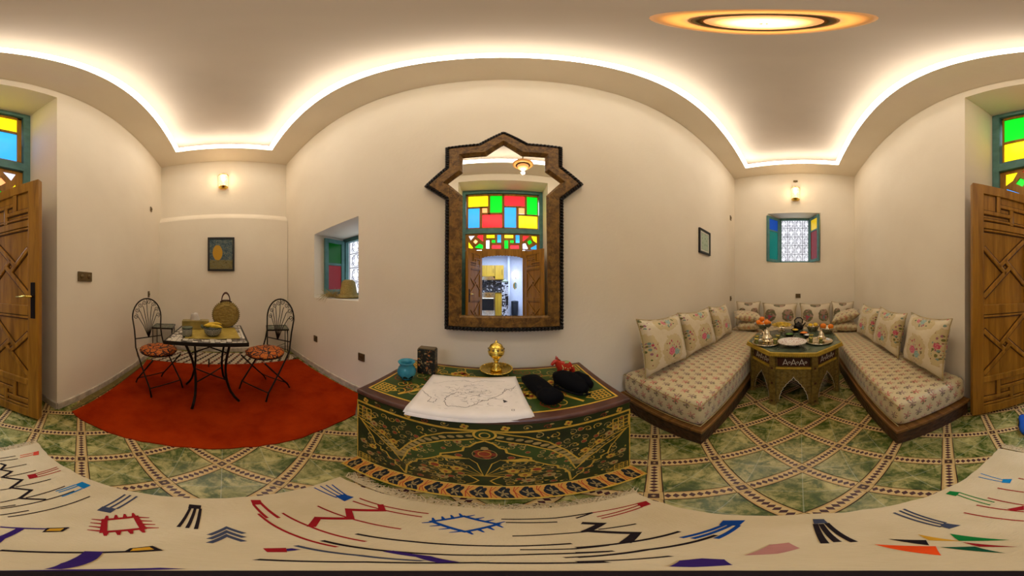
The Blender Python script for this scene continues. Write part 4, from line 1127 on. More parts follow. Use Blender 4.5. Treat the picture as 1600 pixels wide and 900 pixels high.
# white rug with its motifs
RX = [(-.535, -.86), (-.505, -.72), (-.493, -.444), (-.50, -.183), (-.512, -.036), (-.53, .173), (-.552, .405), (-.36, .418), (-.159, .432), (.159, .436), (.345, .44), (.352, .30), (.36, .18), (.40, -.014), (.404, -.232), (.412, -.488), (.435, -.70), (.447, -.842), (.2, -.865), (-.2, -.87)]
P = []
for a, b in zip(RX, RX[1:]+RX[:1]): P += wob(a, b, 5, .0018)
wr, rc = rug('berber_rug', 'cream fringed rug with scattered black, red and blue woven signs in front of the chest', P, .0, .012, M['rug_cream'])
KM = {k: rug_mat('wool_'+k, tuple(c*.8 for c in v), tuple(min(1, c*1.2) for c in v)) for k, v in dict(black=(.018, .012, .012), red=(.28, .012, .014), salmon=(.55, .06, .03), blue=(.01, .05, .20), azure=(.01, .16, .33), slate=(.05, .055, .08), purple=(.035, .015, .10),
      yellow=(.55, .27, .02), green=(.01, .16, .03), darkgreen=(.01, .07, .03), orange=(.75, .07, .01), rose=(.40, .17, .13)).items()}
def wm(k, ox, oy, s):
    def f(pts):
        out = []
        for x, y in pts:
            q = ground(ox+x/s, oy+y/s, .0135); out.append((q[0]-rc[0], q[1]-rc[1]))
        return out
    return f
ZA = wm(0, 0, 680, 4.089); ZB = wm(0, 0, 660, 2.909); ZD = wm(0, 400, 720, 2.909); ZE = wm(0, 900, 720, 2.2857)
RM = lambda x, y, t: (x, y, .0135+t)
LN = {}
def mo_(k): return LN.setdefault(k, MB())
lv = [0]
def line(Z, k, pts, w=.006): lv[0] += 1; mo_(k).ribbon(Z(pts), w, RM, .00003*(lv[0] % 9))
def blk(Z, k, pts): lv[0] += 1; mo_(k).poly(Z(pts), RM, .0003+.00003*(lv[0] % 9))
line(ZA, 'black', [(0, 180), (35, 190), (5, 220), (75, 232), (15, 268), (140, 285), (70, 335), (200, 350), (125, 403), (295, 410)], .011)
for a, b in (((0, 148), (100, 132)), ((0, 165), (115, 150)), ((10, 215), (170, 185)), ((40, 265), (230, 225)), ((100, 330), (325, 280)), ((165, 400), (415, 325)), ((0, 350), (70, 340)), ((0, 430), (125, 403)), ((0, 460), (100, 445)), ((0, 510), (185, 480)), ((50, 522), (575, 390)), ((0, 470), (475, 355))): line(ZA, 'black', [a, b], .0055)
blk(ZA, 'salmon', [(215, 108), (248, 100), (248, 125), (212, 130)]); line(ZA, 'salmon', [(215, 112), (128, 130)], .005); line(ZA, 'salmon', [(215, 124), (128, 142)], .005)
blk(ZA, 'red', [(172, 255), (225, 245), (245, 268), (188, 280)])
for a, b in (((222, 247), (365, 203)), ((232, 256), (375, 212)), ((243, 266), (388, 225))): line(ZA, 'red', [a, b], .005)
blk(ZA, 'azure', [(480, 315), (525, 297), (580, 320), (535, 342)])
for a, b in (((482, 316), (355, 358)), ((497, 324), (375, 365)), ((525, 340), (395, 392))): line(ZA, 'azure', [a, b], .006)
blk(ZA, 'slate', [(655, 455), (745, 470), (705, 497), (618, 480)])
for a, b in (((665, 458), (800, 378)), ((705, 463), (835, 383)), ((745, 470), (875, 390))): line(ZA, 'slate', [a, b], .007)
def frame_ticks(Z, k, C4, wd, nt=4, tl=.03):
    Q = [Vector(q) for q in Z(C4)]; m = mo_(k); m.ribbon([tuple(q) for q in Q], wd, RM, .0001, True)
    c = sum(Q, Vector((0, 0)))/4
    for i in range(4):
        a, b = Q[i], Q[(i+1) % 4]; d = (b-a).normalized(); n = Vector((-d.y, d.x)); n = n if n.dot((a+b)/2-c) > 0 else -n
        for j in range(nt):
            p = a.lerp(b, (j+.2)/(nt-.6)); m.ribbon([tuple(p), tuple(p+n*tl+d*tl*.3)], [wd*.9, wd*.35], RM, .0002)
frame_ticks(ZA, 'red', [(668, 540), (868, 520), (915, 595), (660, 618)], .012, 4, .026)
line(ZA, 'purple', [(0, 586), (300, 598), (440, 591)], .008); blk(ZA, 'black', [(268, 620), (300, 592), (445, 588), (400, 616)]); mo_('yellow').poly(ZA([(292, 612), (318, 597), (410, 594), (385, 611)]), RM, .0009)
line(ZA, 'purple', [(-60, 700), (0, 658), (130, 597)], .014); line(ZA, 'black', [(0, 735), (1030, 733)], .010); blk(ZA, 'black', [(780, 748), (830, 722), (975, 706), (1040, 735), (880, 748)]); mo_('yellow').poly(ZA([(830, 740), (850, 724), (955, 714), (985, 730)]), RM, .0009)
line(ZA, 'purple', [(600, 742), (540, 790), (470, 820), (330, 856)], [.016, .014, .011, .004]); line(ZA, 'purple', [(0, 870), (500, 862), (1100, 850)], .010)
blk(ZB, 'black', [(860, 372), (915, 377), (912, 394), (855, 390)])
for a, b in (((865, 388), (810, 475)), ((887, 392), (850, 480)), ((911, 392), (890, 485))): line(ZB, 'black', [a, b], .007)
for dy in (0, 18, 36): line(ZB, 'slate', [(950, 512+dy), (1030, 478+dy), (1110, 505+dy)], .009)
blk(ZB, 'red', [(1195, 572), (1300, 570), (1305, 590), (1215, 590)]); line(ZB, 'purple', [(1300, 575), (1340, 582)], .014)
blk(ZD, 'red', [(-25, 178), (20, 178), (30, 198), (-15, 200)]); line(ZD, 'red', [(15, 185), (105, 260)], .008); line(ZD, 'red', [(-12, 198), (52, 260)], .007); line(ZD, 'red', [(10, 240), (180, 340), (370, 392)], .006)
blk(ZD, 'blue', [(360, 160), (400, 152), (445, 165), (402, 184)])
for a, b in (((265, 122), (368, 168)), ((292, 114), (380, 163)), ((318, 110), (395, 158)), ((345, 108), (410, 156))): line(ZD, 'blue', [a, b], .005)
line(ZD, 'red', [(250, 300), (280, 260), (430, 262), (420, 222), (575, 225), (565, 198)], .016)
for P_ in ([(120, 237), (250, 300), (500, 367)], [(280, 205), (430, 262), (660, 310)], [(440, 183), (575, 222), (755, 255)], [(470, 170), (560, 200), (785, 240)]): line(ZD, 'red', P_, .006)
for P_, w_, k in (([(455, 332), (700, 366), (950, 384), (1200, 387), (1435, 376)], .008, 'black'), ([(300, 362), (600, 410), (900, 428), (1300, 424), (1600, 412)], .008, 'black'), ([(600, 410), (760, 435), (880, 462)], .011, 'purple'), ([(180, 385), (470, 430), (760, 455)], .007, 'slate'), ([(0, 448), (500, 460), (1000, 463), (1600, 460)], .009, 'black')): line(ZD, k, P_, w_)
frame_ticks(ZD, 'blue', [(800, 275), (945, 252), (1100, 288), (950, 322)], .010, 4, .022)
for P_, k in (([(1115, 265), (1360, 260), (1530, 235)], 'black'), ([(1135, 280), (1370, 278)], 'black'), ([(1165, 342), (1380, 332), (1520, 320)], 'black'), ([(1200, 404), (1450, 400), (1600, 384)], 'black'), ([(1400, 440), (1600, 428)], 'black')): line(ZD, k, P_, .0065)
line(ZE, 'black', [(20, 222), (90, 225), (40, 250), (215, 258), (175, 293)], .015)
for P_, w_ in (([(0, 205), (60, 185)], .006), ([(80, 245), (215, 225)], .006), ([(0, 310), (180, 292), (370, 252)], .008), ([(0, 345), (250, 318), (500, 265)], .008), ([(0, 328), (135, 322)], .007), ([(0, 360), (200, 352), (340, 340)], .006)): line(ZE, 'black', P_, w_)
blk(ZE, 'red', [(215, 152), (250, 143), (268, 155), (235, 166)])
for a, b in (((218, 153), (60, 185)), ((226, 158), (75, 200)), ((238, 164), (90, 206))): line(ZE, 'red', [a, b], .005)
blk(ZE, 'blue', [(525, 213), (605, 212), (582, 232), (510, 229)])
for a, b in (((530, 228), (375, 275)), ((552, 230), (415, 278)), ((582, 230), (500, 278))): line(ZE, 'blue', [a, b], .009)
blk(ZE, 'slate', [(845, 208), (885, 208), (900, 222), (850, 225)])
for a, b in (((855, 225), (890, 295)), ((875, 225), (935, 290)), ((895, 222), (995, 290))): line(ZE, 'black', [a, b], .010)
blk(ZE, 'rose', [(600, 338), (690, 300), (760, 292), (800, 312), (720, 332)])
blk(ZE, 'azure', [(1525, 65), (1558, 65), (1550, 80), (1520, 78)]); line(ZE, 'azure', [(1525, 68), (1445, 45)], .005); line(ZE, 'azure', [(1528, 76), (1437, 57)], .005)
blk(ZE, 'green', [(1335, 108), (1372, 112), (1357, 126), (1320, 118)]); line(ZE, 'green', [(1370, 113), (1495, 148)], .005); line(ZE, 'green', [(1362, 121), (1480, 158)], .005)
blk(ZE, 'slate', [(1315, 222), (1375, 230), (1332, 243), (1300, 233)])
for a, b in (((1322, 222), (1170, 172)), ((1312, 228), (1155, 178)), ((1305, 236), (1135, 185))): line(ZE, 'slate', [a, b], .007)
blk(ZE, 'orange', [(1065, 298), (1285, 305), (1305, 338)]); blk(ZE, 'black', [(1115, 279), (1250, 283), (1262, 302)]); blk(ZE, 'yellow', [(1220, 262), (1380, 287), (1262, 284)]); blk(ZE, 'green', [(1335, 260), (1368, 286), (1550, 283)])
blk(ZE, 'red', [(1380, 290), (1580, 307), (1440, 307)]); blk(ZE, 'darkgreen', [(1300, 308), (1425, 306), (1535, 330)])
for P_ in ([(1385, 185), (1600, 215)], [(1430, 158), (1600, 182)], [(1505, 97), (1600, 112)], [(1470, 132), (1600, 158)], [(1580, 62), (1600, 66)]): line(ZE, 'red', P_, .006)
blk(ZE, 'red', [(1540, 172), (1600, 160), (1600, 176), (1560, 178)]); blk(ZE, 'purple', [(370, 356), (450, 348), (530, 352), (560, 372), (420, 380), (330, 378)])
mo_('black').poly([(.034*cos(2*pi*k/16)-rc[0], .032*sin(2*pi*k/16)-rc[1]) for k in range(16)], RM, .0015)  # black disc added under the camera for the view's black lower border, not woven
for k, m in LN.items():
    o = m.build('woven_sign', KM[k], wr, recalc=False); o['label'] = k.replace('darkgreen', 'dark green')+' woven signs'; o['kind'] = 'stuff'
fr = MB()
for y0, sg, xa, xb in ((.428, 1, -.54, .35), (-.862, -1, -.53, .44)):
    for k in range(380):
        x = xa+(xb-xa)*k/380; L = rnd.uniform(.03, .06); a = rnd.gauss(0, .45)
        p = Vector((x-rc[0], y0-rc[1]-.004*sg, .008)); fr.tube([p, p+Vector((sin(a)*L*.5, sg*L*.5, rnd.uniform(0, .006)-.002)), p+Vector((sin(a+rnd.gauss(0, .6))*L, sg*L*.95, -.006))], [.0034, .0028, .0014], 4)
fr.build('fringe', M['rug_cream'], wr)['kind'] = 'stuff'

# ---------------------------------------------------------------- fabrics
def sprig_mat(name='sprig_fabric', cell=.082):
    t = NT(name); u, v, w = t.sep(t.n('ShaderNodeUVMap').outputs[0])
    row = t.ma('FLOOR', t.ma('DIVIDE', v, cell)); off = t.ma('MULTIPLY', t.ma('MODULO', t.ma('ABSOLUTE', row), 2.0), .5)
    fx = t.ma('SUBTRACT', t.ma('FRACT', t.ma('ADD', t.ma('DIVIDE', u, cell), off)), .5); fy = t.ma('SUBTRACT', t.ma('FRACT', t.ma('DIVIDE', v, cell)), .5)
    r = t.ma('SQRT', t.ma('ADD', t.ma('MULTIPLY', fx, fx), t.ma('MULTIPLY', fy, fy))); a = t.ma('ARCTAN2', fy, fx)
    fl = t.ma('LESS_THAN', r, t.ma('MULTIPLY', t.ma('ADD', .45, t.ma('MULTIPLY', .55, t.ma('COSINE', t.ma('MULTIPLY', a, 5.0)))), .36))
    fy2 = t.ma('ADD', fy, .24); r2 = t.ma('SQRT', t.ma('ADD', t.ma('MULTIPLY', fx, fx), t.ma('MULTIPLY', fy2, fy2))); a2 = t.ma('ARCTAN2', fy2, fx)
    lf = t.ma('LESS_THAN', r2, t.ma('MULTIPLY', t.ma('ABSOLUTE', t.ma('COSINE', t.ma('MULTIPLY', a2, 1.5))), .27))
    st_ = t.ma('LESS_THAN', t.ma('ABSOLUTE', t.ma('SUBTRACT', fx, t.ma('MULTIPLY', t.ma('SINE', t.ma('MULTIPLY', fy, 6.28)), .25))), .022)
    col = t.ma('MODULO', t.ma('ABSOLUTE', t.ma('ADD', row, t.ma('FLOOR', t.ma('ADD', t.ma('DIVIDE', u, cell), off)))), 3.0)
    fc = t.mix(t.ma('LESS_THAN', col, .5), t.mix(t.ma('LESS_THAN', col, 1.5), (.27, .16, .13), (.42, .17, .12)), (.50, .13, .10))
    nz = t.noise(t.co(), 5, 3)
    c = t.mix(nz, (.50, .41, .22), (.60, .50, .29)); c = t.mix(t.ma('MULTIPLY', st_, .8), c, (.26, .18, .08)); c = t.mix(lf, c, (.17, .14, .06)); c = t.mix(fl, c, fc)
    t.set(c, .36); t.b.inputs['Sheen Weight'].default_value = .3; t.bump(t.noise(t.co(), 260, 2), .12, .002); return t.m
M['sprig'] = sprig_mat()
def bouquet_mat():
    t = NT('bouquet_satin'); uvn = t.n('ShaderNodeUVMap').outputs[0]; u, v, w = t.sep(uvn)
    inf = t.n('ShaderNodeObjectInfo').outputs['Random']
    nz = t.noise(uvn, 5, 4, .6); vc = t.voro(uvn, 9.5, 'Color'); vd = t.voro(uvn, 9.5, 'Distance')
    def blob(cx, cy, rx, ry):
        q = t.ma('ADD', t.ma('POWER', t.ma('DIVIDE', t.ma('SUBTRACT', u, cx), rx), 2.0), t.ma('POWER', t.ma('DIVIDE', t.ma('SUBTRACT', v, cy), ry), 2.0))
        return t.ma('LESS_THAN', t.ma('ADD', q, t.ma('MULTIPLY', t.ma('SUBTRACT', nz, .5), 1.6)), 1.0)
    mx = lambda a, b: t.ma('MAXIMUM', a, b)
    mk = mx(mx(blob(0, -.30, .36, .42), blob(.0, .78, .42, .20)), mx(blob(.88, .05, .20, .42), blob(-.88, -.15, .20, .36))); mk = mx(mk, mx(blob(-.85, .8, .2, .2), blob(.85, .85, .2, .2)))
    wide = mx(mx(blob(0, -.30, .50, .58), blob(0, .78, .55, .32)), mx(blob(.9, .05, .32, .6), blob(-.9, -.15, .32, .6)))
    rc_ = t.sep(vc)[0]
    fc = t.ramp(rc_, [(0, (.16, .15, .04)), (.2, (.42, .06, .08)), (.33, (.30, .28, .22)), (.47, (.17, .25, .20)), (.6, (.10, .12, .03)), (.72, (.30, .13, .15)), (.85, (.55, .46, .28))], 'CONSTANT')
    fmask = t.ma('MULTIPLY', mk, t.ma('LESS_THAN', vd, .42))
    base = t.mix(nz, (.58, .48, .29), (.68, .58, .40)); base = t.mix(t.ma('MULTIPLY', wide, .75), base, (.50, .38, .17))
    spk = t.ma('MULTIPLY', wide, t.ma('LESS_THAN', t.voro(uvn, 6.0, 'Distance'), .13)); base = t.mix(spk, base, (.22, .07, .05))
    c = t.mix(fmask, base, fc)
    def rose(cx, cy, r, c1, c2):
        nonlocal c
        d = t.ma('SQRT', t.ma('ADD', t.ma('POWER', t.ma('SUBTRACT', u, cx), 2.0), t.ma('POWER', t.ma('SUBTRACT', v, cy), 2.0)))
        an = t.ma('ARCTAN2', t.ma('SUBTRACT', v, cy), t.ma('SUBTRACT', u, cx))
        m = t.ma('LESS_THAN', d, t.ma('ADD', r, t.ma('MULTIPLY', t.ma('SINE', t.ma('MULTIPLY', an, 6.0)), .014)))
        sw = t.ma('SINE', t.ma('ADD', t.ma('MULTIPLY', d, 75.0), t.ma('MULTIPLY', an, 2.0)))
        c = t.mix(m, c, t.mix(t.ma('MULTIPLY', t.ma('ADD', sw, 1.0), .5), c1, c2))
    rose(-.11, -.30, .15, (.50, .05, .11), (.66, .17, .22)); rose(.13, -.40, .12, (.17, .31, .27), (.30, .42, .34)); rose(.84, .08, .10, (.5, .06, .1), (.6, .2, .2)); rose(.05, .80, .11, (.20, .32, .28), (.3, .42, .35)); rose(-.2, .8, .08, (.5, .08, .12), (.6, .2, .2))
    t.set(c, .24); t.b.inputs['Sheen Weight'].default_value = .35; t.bump(nz, .12, .01); return t.m
M['bouquet'] = bouquet_mat()
def two_mat():       # cushions of the rear sofa: two dark rose wreaths on cream
    t = NT('wreath_satin'); uvn = t.n('ShaderNodeUVMap').outputs[0]; u, v, w = t.sep(uvn); nz = t.noise(uvn, 4, 4, .6); vc = t.sep(t.voro(uvn, 8, 'Color'))[1]
    def blob(cx, cy, rx, ry):
        q = t.ma('ADD', t.ma('POWER', t.ma('DIVIDE', t.ma('SUBTRACT', t.ma('ABSOLUTE', u), cx), rx), 2.0), t.ma('POWER', t.ma('DIVIDE', t.ma('SUBTRACT', v, cy), ry), 2.0))
        return t.ma('LESS_THAN', t.ma('ADD', q, t.ma('MULTIPLY', t.ma('SUBTRACT', nz, .5), .8)), 1.0)
    m = t.ma('MAXIMUM', blob(.52, -.1, .36, .55), blob(0, .85, .35, .22)); core = blob(.52, -.25, .16, .22)
    c = t.mix(nz, (.58, .49, .34), (.66, .57, .42)); c = t.mix(m, c, t.ramp(vc, [(0, (.16, .13, .07)), (.3, (.30, .22, .13)), (.55, (.12, .12, .05)), (.75, (.34, .20, .15))], 'CONSTANT')); c = t.mix(core, c, t.ramp(vc, [(0, (.36, .06, .08)), (.5, (.14, .18, .17))], 'CONSTANT'))
    t.set(c, .35); return t.m
M['wreath'] = two_mat()
M['cuff'] = plain('gold_piping', (.42, .31, .12), .4)

# ---------------------------------------------------------------- sofas
def mattress(name, x0, x1, y0, y1, z0, z1, parent, seed):
    m = MB(); bmesh.ops.create_cube(m.bm, size=1.0)
    for v in m.bm.verts: v.co = Vector((x0+(x1-x0)*(v.co.x+.5), y0+(y1-y0)*(v.co.y+.5), z0+(z1-z0)*(v.co.z+.5)))
    bmesh.ops.bevel(m.bm, geom=m.bm.edges[:], offset=.045, segments=4, profile=.5, affect='EDGES')
    big = [e for e in m.bm.edges if e.calc_length() > .3]
    for _ in range(1):
        bmesh.ops.subdivide_edges(m.bm, edges=[e for e in m.bm.edges if e.calc_length() > .12], cuts=9, use_grid_fill=True)
    r = random.Random(seed)
    from mathutils import noise
    for v in m.bm.verts:
        n = noise.noise(v.co*4+Vector((seed, 0, 0))); n2 = noise.noise(v.co*11+Vector((0, seed, 0)))
        if v.co.z > z0+.02: v.co.z += n*.010+n2*.004
        ed = 1-min(1, abs(v.co.z-(z0+z1)/2)/((z1-z0)/2))
        cx_, cy_ = (x0+x1)/2, (y0+y1)/2
        if ed > .05:
            if min(v.co.x-x0, x1-v.co.x) < .03: v.co.x += (1 if v.co.x > cx_ else -1)*(ed*.010+n2*.005)
            if min(v.co.y-y0, y1-v.co.y) < .03: v.co.y += (1 if v.co.y > cy_ else -1)*(ed*.010+n2*.005)
    return m.build(name, M['sprig'], parent, smooth=True, box_uv=True)
def carved_mat():
    t = NT('carved_dark_wood'); o = t.co(); v = t.voro(t.mp(o, (1, 1, 1.4)), 26, 'Distance', 'SMOOTH_F1'); nz = t.noise(o, 8, 3)
    t.set(t.mix(v, (.022, .009, .005), (.11, .05, .02)), .45); t.bump(v, .8, .008); return t.m
M['carved'] = carved_mat()
def sofa(name, label, loc, rz, L, D, seed, end=(True, False)):
    """front edge along local x at y = 0, depth towards +y"""
    t = thing(name, label, 'sofa', loc, rz, 'low wooden sofas round the tea table')
    MB().box((L/2, D/2, .075), (L-.03, D-.03, .15)).build('base', M['carved'], t, bevel=.004)
    m = MB(); m.box((L/2, .04, .155), (L, .08, .03)); m.box((.04, D/2+.04, .155), (.08, D-.08, .03)); m.box((L-.04, D/2+.04, .155), (.08, D-.08, .03))
    m.build('base_rim', M['wood_step'], t, bevel=.006)
    MB().box((L/2, D/2+.03, .153), (L-.16, D-.1, .02)).build('slat_board', M['wood_step'], t)
    mattress('mattress', .03, L-.03, .025, D-.03, .172, .40, t, seed)
    m = MB(); a = .012
    for z in (.20, .385): m.tube([(L-.02, .022, z), (.03-a, .022-.0, z), (.03-a, D-.05, z)], .0035, 5)
    m.build('piping', M['cuff'], t, smooth=True)
    return t
sofa('bench_sofa', 'sprig patterned low sofa along the mirror wall right of the chest', (.845, .500, 0), 0, 2.20, .78, 1)
sofa('bench_sofa', 'sprig patterned low sofa beside the right door leaf', (3.045, -.495, 0), pi, 2.195, .645, 5)
sofa('bench_sofa', 'low sofa under the small window behind the tea table', (3.07, 1.27, 0), -pi/2, 2.405, .66, 9)
# the low rear sofa fills the corner between the other two

def cushion(name, label, w, h, th, mat, loc, rz, lean=0.0, roll=0.0, group='flowered satin cushions', flat=False, seed=0):
    from mathutils import noise
    t = thing(name, label, 'cushion', loc, rz, group)
    m = MB(); n = 16; uvl = m.bm.loops.layers.uv.new('UVMap'); V = {}
    Rm = Matrix.Rotation(lean, 4, 'X') @ Matrix.Rotation(roll, 4, 'Y')
    for s in (-1, 1):
        for j in range(n+1):
            for i in range(n+1):
                u, v = -1+2*i/n, -1+2*j/n
                edge = i in (0, n) or j in (0, n)
                k = ('e', i, j) if edge else (s, i, j)
                if k in V: continue
                prof = ((1-abs(u)**2.6)*(1-abs(v)**2.6))**.5
                x = w/2*u*(1-.125*(1-v*v)*abs(u)**2); z = h/2*v*(1-.125*(1-u*u)*abs(v)**2)
                nn = noise.noise(Vector((u*2.2+seed, v*2.2, s*3.0))); n3 = noise.noise(Vector((u*5+seed, v*5, s*5.0)))
                y = s*th/2*prof*(1+.12*nn)+n3*.007*prof
                z += .012*n3*(abs(v)); 
                p = Vector((x, y, z+h/2))
                V[k] = m.bm.verts.new(Rm @ p)
    g = lambda s, i, j: V[('e', i, j)] if (i in (0, n) or j in (0, n)) else V[(s, i, j)]
    for s in (-1, 1):
        for j in range(n):
            for i in range(n):
                q = [(i, j), (i+1, j), (i+1, j+1), (i, j+1)]
                if s > 0: q = q[::-1]
                fc = m.f([g(s, a, b) for a, b in q])
                if fc:
                    for l, (a, b) in zip(fc.loops, q):
                        l[uvl].uv = (-1+2*a/n, -1+2*b/n) if mat != M['sprig'] else ((-1+2*a/n)*w/2, (-1+2*b/n)*h/2)
    if flat:
        for v in m.bm.verts: v.co = Vector((v.co.x, v.co.z-h/2, v.co.y+th/2))
    o = m.build('cushion_cover', mat, t, smooth=True, recalc=True)
    m = MB(); pts = []
    for i in range(n): pts.append(V_pos(w, h, th, -1+2*i/n, -1))
    for i in range(n): pts.append(V_pos(w, h, th, 1, -1+2*i/n))
    for i in range(n): pts.append(V_pos(w, h, th, 1-2*i/n, 1))
    for i in range(n): pts.append(V_pos(w, h, th, -1, 1-2*i/n))
    pts = [(Rm @ p) for p in pts]
    if flat: pts = [Vector((p.x, p.z-h/2, p.y+th/2)) for p in pts]
    m.tube(pts, .0045, 5, closed=True); m.build('piping', M['cuff'], t, smooth=True)
    return t
def V_pos(w, h, th, u, v):
    return Vector((w/2*u*(1-.125*(1-v*v)*abs(u)**2), 0, h/2*v*(1-.125*(1-u*u)*abs(v)**2)+h/2))
G1 = 'big bouquet cushions leaning on the long walls'
cushion('floral_cushion', 'nearest big bouquet cushion on the sofa beside the chest', .60, .49, .19, M['bouquet'], (1.19, 1.03, .418), .10, radians(-13), .03, G1, seed=1)
cushion('floral_cushion', 'middle one of three bouquet cushions along the mirror wall', .60, .49, .18, M['bouquet'], (1.80, 1.05, .418), -.06, radians(-14), -.02, G1, seed=3)
cushion('floral_cushion', 'farthest bouquet cushion along the mirror wall, nearest the tea table corner', .60, .49, .18, M['bouquet'], (2.46, 1.07, .418), .04, radians(-14), .02, G1, seed=7)
cushion('floral_cushion', 'nearest big bouquet cushion on the sofa beside the door leaf', .62, .50, .19, M['bouquet'], (1.235, -.945, .418), pi-.10, radians(-12), -.03, G1, seed=11)
cushion('floral_cushion', 'middle one of three bouquet cushions on the door side sofa', .60, .49, .18, M['bouquet'], (1.875, -.925, .418), pi+.04, radians(-12), .03, G1, seed=13)
cushion('floral_cushion', 'farthest of the three big cushions on the door side sofa', .56, .48, .18, M['bouquet'], (2.50, -.92, .418), pi+.10, radians(-13), .03, G1, seed=17)
G2 = 'wreath cushions under the small window'
cushion('wreath_cushion', 'wreath cushion under the small window, on the side nearer the mirror wall', .70, .46, .17, M['wreath'], (3.50, .40, .405), -pi/2, radians(-14), 0, G2, seed=19)
cushion('wreath_cushion', 'wreath cushion under the small window, on the side nearer the door', .62, .46, .17, M['wreath'], (3.50, -.30, .405), -pi/2, radians(-14), 0, G2, seed=23)
cushion('corner_cushion', 'flowered cushion in the far sofa corner behind the two stacked pillows, mirror wall side', .50, .48, .15, M['wreath'], (3.52, 1.02, .405), -pi/2+.25, radians(-10), 0, G2, seed=29)
cushion('corner_cushion', 'flowered cushion in the far sofa corner behind the two stacked pillows, door side', .46, .48, .15, M['wreath'], (3.54, -.84, .405), -pi/2-.2, radians(-10), 0, G2, seed=31)
G3 = 'sprig pillows stacked in the sofa corners'
cushion('stacked_pillow', 'lower sprig pillow of the corner stack near the mirror wall', .42, .40, .17, M['sprig'], (3.10, .90, .404), -1.2, 0, 0, G3, True, 37)
cushion('stacked_pillow', 'upper sprig pillow of the corner stack near the mirror wall, tilting down', .50, .44, .17, M['sprig'], (3.12, .92, .560), -1.15, 0, 0, G3, True, 41).rotation_euler = (.10, .14, -1.15)
cushion('stacked_pillow', 'lower sprig pillow of the corner stack on the door side', .44, .40, .16, M['sprig'], (3.08, -.80, .404), -1.9, 0, 0, G3, True, 43)
cushion('stacked_pillow', 'upper sprig pillow of the corner stack on the door side, tilted up', .50, .42, .18, M['sprig'], (3.10, -.82, .575), -1.85, 0, 0, G3, True, 47).rotation_euler = (.06, -.30, -1.85)

# ---------------------------------------------------------------- tea table
def inlay_mat():
    t = NT('inlaid_wood'); o = t.co(); x, y, z = t.sep(o); nz = t.noise(o, 30, 3)
    v = t.voro(t.mp(o, (1, 1, 1)), 30, 'Distance', 'F1', 0.0)
    c = t.ramp(nz, [(.35, (.10, .065, .012)), (.65, (.22, .15, .035))]); c = t.mix(t.ma('LESS_THAN', v, .16), c, (.30, .24, .09)); c = t.mix(t.ma('LESS_THAN', v, .09), c, (.04, .01, .008))
    t.set(c, .3); return t.m
M['inlay'] = inlay_mat(); M['gold_edge'] = plain('gilt_wood', (.42, .28, .03), .3, var=.2, scale=30)
M['top_inlay'] = plain('green_grey_top', (.085, .105, .065), .12, var=.5, scale=9)
tx, ty = 1.99, .055
tt = thing('tea_table', 'low octagonal tea table with inlaid arches and gilt rim between the sofas', 'table', (tx, ty, 0))
def octa(r): return [(r/cos(pi/8)*cos(pi/8+pi/4*k), r/cos(pi/8)*sin(pi/8+pi/4*k)) for k in range(8)]
MB().prism(octa(.478), .553, .588).build('table_top', M['gold_edge'], tt, bevel=.006)
MB().prism(octa(.462), .588, .5905).build('top_inlay', M['top_inlay'], tt)
m = MB()
for k in range(8):
    a, b = Vector(octa(.482)[k]), Vector(octa(.482)[(k+1) % 8]); n = 22
    for i in range(n): p = a.lerp(b, (i+.5)/n); m.box((p.x, p.y, .559), (.008, .008, .012))
m.build('beading', M['gold_edge'], tt)['kind'] = 'stuff'
MB().prism(octa(.445), .53, .555).build('under_rim', M['inlay'], tt)
R8 = .43
oc = octa(R8)
